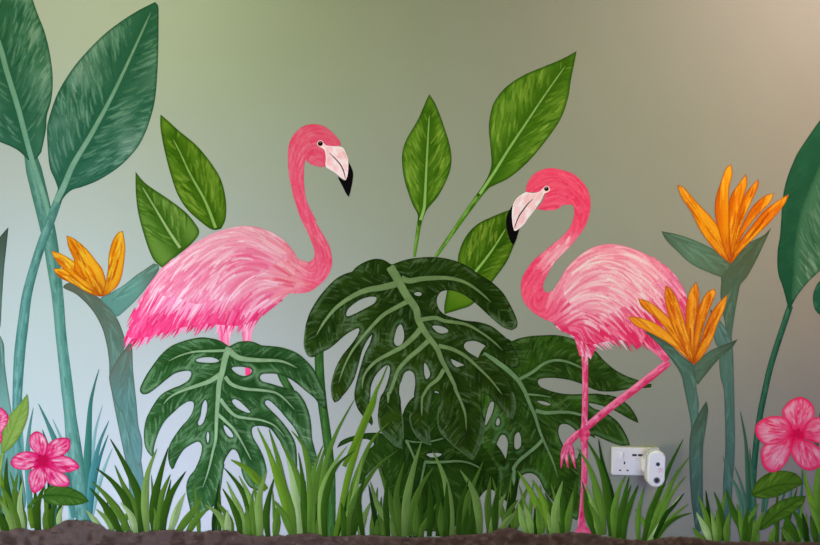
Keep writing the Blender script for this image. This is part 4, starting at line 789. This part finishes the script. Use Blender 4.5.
# ================================================================== painted soil
LAYER[0] += 2
top = P('X:-420,531! -40,531 0,531 10,530 20,528 33,530 51,528 64,521 82,520 97,523 110,530 134,532 160,530 200,531 230,530 250,535 290,535 305,533 330,536 370,535 423,537 464,534 488,533 500,529 511,527.5 525,532 542,534 572,532 591,533.5 611,537 645,540 671,536.5 691,537 714,541 748,541 820,542 1240,542!')
q = [(p[0] + 0, p[1]) for p in curve(top, False, 3)]; r = random.Random(3)
q = [(x, y + r.uniform(-1.0, .8)) for x, y in q]
poly = np.array(q + [(1240, 562), (-420, 562)], float); cx = np.clip(poly[:, 0], -420, 1240)
sh = Sheet(np.array([p for p in poly]), g=1.9); CUR['org'] = (0, -LAYER[0] * 5e-5 - 5e-4, 0); CUR['light'] = light_at(410, 535)
lf = np.array([light_at(x, 538) for x in range(0, 821, 82)]); sh.fill((88, 68, 62))
sh.C[:, 0] = np.interp(sh.V[:, 0], [0, 400, 820], [96, 72, 62]); sh.C[:, 1] = np.interp(sh.V[:, 0], [0, 400, 820], [82, 56, 48]); sh.C[:, 2] = np.interp(sh.V[:, 0], [0, 400, 820], [84, 54, 44])
sh.mix((50, 36, 32), smooth(.45, .8, noise(sh.V, 7)) * .6); sh.mix((120, 100, 92), smooth(.55, .9, noise(sh.V + 90, 4)) * .35)
for _ in range(900):
    x = r.uniform(-10, 830); y = r.uniform(524, 560); sh.stroke([(x, y), (x + r.uniform(2, 6), y + r.uniform(-1.5, 1.5))], r.uniform(.8, 2), jit(r.choice(((58, 42, 38), (112, 92, 86), (84, 64, 58))), 8, r), r.uniform(.3, .7))
sh.mix((118, 98, 90), (1 - smooth(0, 3, sh.V[:, 1] - np.interp(sh.V[:, 0], [a_[0] for a_ in q], [a_[1] for a_ in q]))) * .35)
sh.C *= (lf[5] / np.stack([np.interp(sh.V[:, 0], range(0, 821, 82), lf[:, k]) for k in range(3)], 1)) ** (1 / 2.2)
so = mesh_from('soil', [sh], None); so.location = CUR['org']; so['kind'] = 'stuff'; so['label'] = 'brown painted soil running along the foot of the wall'; so['category'] = 'soil'

# ================================================================== socket and plug-in device (real, screwed to the wall)
def rbox(name, w, h, d, r, mat, parent, loc, rot=0, seg=5, bev=.0008, taper=1.0):
    """rounded slab: width, height, depth (out from the wall), corner radius"""
    pts = []
    r = min(r, w / 2 - 1e-5, h / 2 - 1e-5)
    for cx, cz, a0 in ((w/2 - r, h/2 - r, 0), (-w/2 + r, h/2 - r, 90), (-w/2 + r, -h/2 + r, 180), (w/2 - r, -h/2 + r, 270)):
        for k in range(seg + 1):
            a = math.radians(a0 + 90 * k / seg); pts.append((cx + r * math.cos(a), cz + r * math.sin(a)))
    n = len(pts); V = []; F = []; b = min(bev, d * .45)
    rings = [(0, 1.0, 0), (-(d - b), taper, 0), (-(d - b * .3), taper, b * .35), (-d, taper, b)]
    for y, s_, ins in rings:
        for x, z in pts:
            l = math.hypot(x, z) or 1; V.append((x * s_ - x / l * ins, y, z * s_ - z / l * ins))
    for k in range(len(rings) - 1):
        for i in range(n): F.append((k*n + i, k*n + (i+1) % n, (k+1)*n + (i+1) % n, (k+1)*n + i))
    F.append(tuple(range((len(rings)-1)*n, len(rings)*n))); F.append(tuple(reversed(range(n))))
    me = bpy.data.meshes.new(name); me.from_pydata(V, [], F); me.materials.append(mat); me.update()
    import bmesh
    bm = bmesh.new(); bm.from_mesh(me); bmesh.ops.recalc_face_normals(bm, faces=bm.faces); bm.to_mesh(me); bm.free()
    for p in me.polygons: p.use_smooth = len(p.vertices) == 4 and False
    o = bpy.data.objects.new(name, me); COL.objects.link(o)
    if parent is not None: o.parent = parent
    o.location = loc; o.rotation_euler = (0, rot, 0); return o
M_PL = mat_plain('white_moulded_plastic', (.80, .74, .79), .35, .5, noise=.02); M_PL2 = mat_plain('bright_white_plastic', (.92, .87, .92), .3, .5, noise=.02)
M_BK = mat_plain('black_hole', (.02, .018, .018), .6); M_GR = mat_plain('grey_print', (.45, .42, .44), .6); M_LV = mat_plain('lavender_rim', (.62, .62, .80), .4)
M_PK = mat_plain('pink_print', (.62, .22, .45), .5); M_DG = mat_plain('dark_grey_lens', (.10, .09, .09), .3); M_SC = mat_plain('brass_screw', (.35, .3, .22), .35, metal=.6)
def mk_empty(name, label, cat, loc):
    o = bpy.data.objects.new(name, None); COL.objects.link(o); o.location = loc; o['label'] = label; o['category'] = cat; o.empty_display_size = .03; return o
sx, sz = WX(634.5), WZ(460.5); YS = -.0
sk = mk_empty('wall_socket', 'white double wall socket with a rocker switch and two USB ports', 'socket', (sx, YS, sz)); rt = -math.radians(-1.2)
rbox('faceplate', .146, .086, .0125, .004, M_PL, sk, (0, 0, 0), rt, bev=.003)
def T(px, py): return (WX(px) - sx, WZ(py) - sz)
def tt(u, v): return (600 + u / 8.39, 435 + v / 8.39)
x, z = T(*tt(160, 166)); sw = rbox('switch_rocker', .0125, .0195, .0045, .001, M_PL2, sk, (x, -.0122, z), rt); sw.rotation_euler[0] = .1
for u, v, w_, h_ in ((195, 225, .0042, .0082), (159, 286, .0062, .0042), (221, 288, .0062, .0042)):
    x, z = T(*tt(u, v)); rbox('pin_slot', w_, h_, .0006, .0003, M_BK, sk, (x, -.0123, z), rt)
for u, v in ((279, 160), (327, 161)):
    x, z = T(*tt(u, v)); p_ = rbox('usb_port', .0150 * .92, .0066, .0008, .0006, M_BK, sk, (x, -.0123, z), rt); rbox('port_tongue', .0105, .0016, .0005, .0002, M_DG, p_, (0, -.0007, -.0008), 0)
for u, v, w_ in ((303, 190, .015), (303, 204, .012)):
    x, z = T(*tt(u, v)); rbox('port_marking', w_, .0011, .0002, .0003, M_GR, sk, (x, -.0124, z), rt)
# plug-in device: plug body + capsule shaped head
dx, dz = WX(650.3), WZ(464); dv = mk_empty('plug_in_device', 'white rounded capsule device plugged into the right half of the wall socket', 'device', (dx, -.0125, dz))
rot = math.radians(2.5)
rbox('plug_body', .040, .050, .022, .012, M_PL2, dv, (-.012, 0, .004), rot, bev=.004)
def capsule(name, w, h, d, mat, y0, off=(0, 0), bev=.008, parent=dv):
    return rbox(name, w, h, d, w / 2 - 1e-4, mat, parent, (off[0], y0, off[1]), rot, seg=14, bev=bev)
c0 = capsule('back_shell', .0535, .1120, .010, M_LV, -.0200, (-.0016, .0022), bev=.002)
c1 = capsule('front_shell', .0535, .1120, .016, M_PL2, -.0300, bev=.006)
for p in c1.data.polygons: p.use_smooth = len(p.vertices) == 4
def disc(name, r_, mat, off, y, parent=dv, rin=0, h=.0008, a0=0, a1=360):
    V = []; F = []; n = 28; full = a1 - a0 >= 360
    for k in range(n + (0 if full else 1)):
        a = math.radians(a0 + (a1 - a0) * k / n)
        for rr in (r_, rin):
            for yy in (0, -h): V.append((rr * math.cos(a), yy, rr * math.sin(a)))
    m = n
    tot = n if full else n + 1
    for k in range(n):
        a = 4 * k; b = 4 * ((k + 1) % tot); F += [(a, b, b+1, a+1), (a+1, b+1, b+3, a+3), (a+2, a+3, b+3, b+2)]
    me = bpy.data.meshes.new(name); me.from_pydata(V, [], F); me.materials.append(mat); me.update()
    o = bpy.data.objects.new(name, me); COL.objects.link(o); o.parent = parent; o.location = (off[0], y, off[1]); return o
def D(u, v): a, b = tt(u, v); return (WX(a) * .979 - dx, WZ(b) - (WZ(b) - WZ(272.5)) * .021 - dz)
FY = -.0460
x = disc('sensor_window', .0060, M_DG, D(474, 236), FY); disc('lens', .0028, M_BK, (0, 0), -.0008, x, h=.0004)
x = disc('lens_window', .0098, M_DG, D(464, 370), FY); disc('lens_ring', .0098, M_GR, (0, 0), -.0004, x, rin=.0082, h=.0008); disc('lens', .0045, M_BK, (0, 0), -.0008, x, h=.0004)
x = disc('round_emblem', .0088, M_PK, D(496, 292), FY, rin=.0080, h=.0003, a0=-60, a1=200)
disc('emblem_curl', .0042, M_PK, (-.0008, .0015), 0, x, rin=.0031, h=.0004, a0=-80, a1=150); disc('emblem_tail', .0055, M_PK, (.0010, -.0042), 0, x, rin=.0044, h=.0004, a0=100, a1=215)
disc('indicator_dot', .0011, M_PK, D(508, 330), FY, h=.0003)
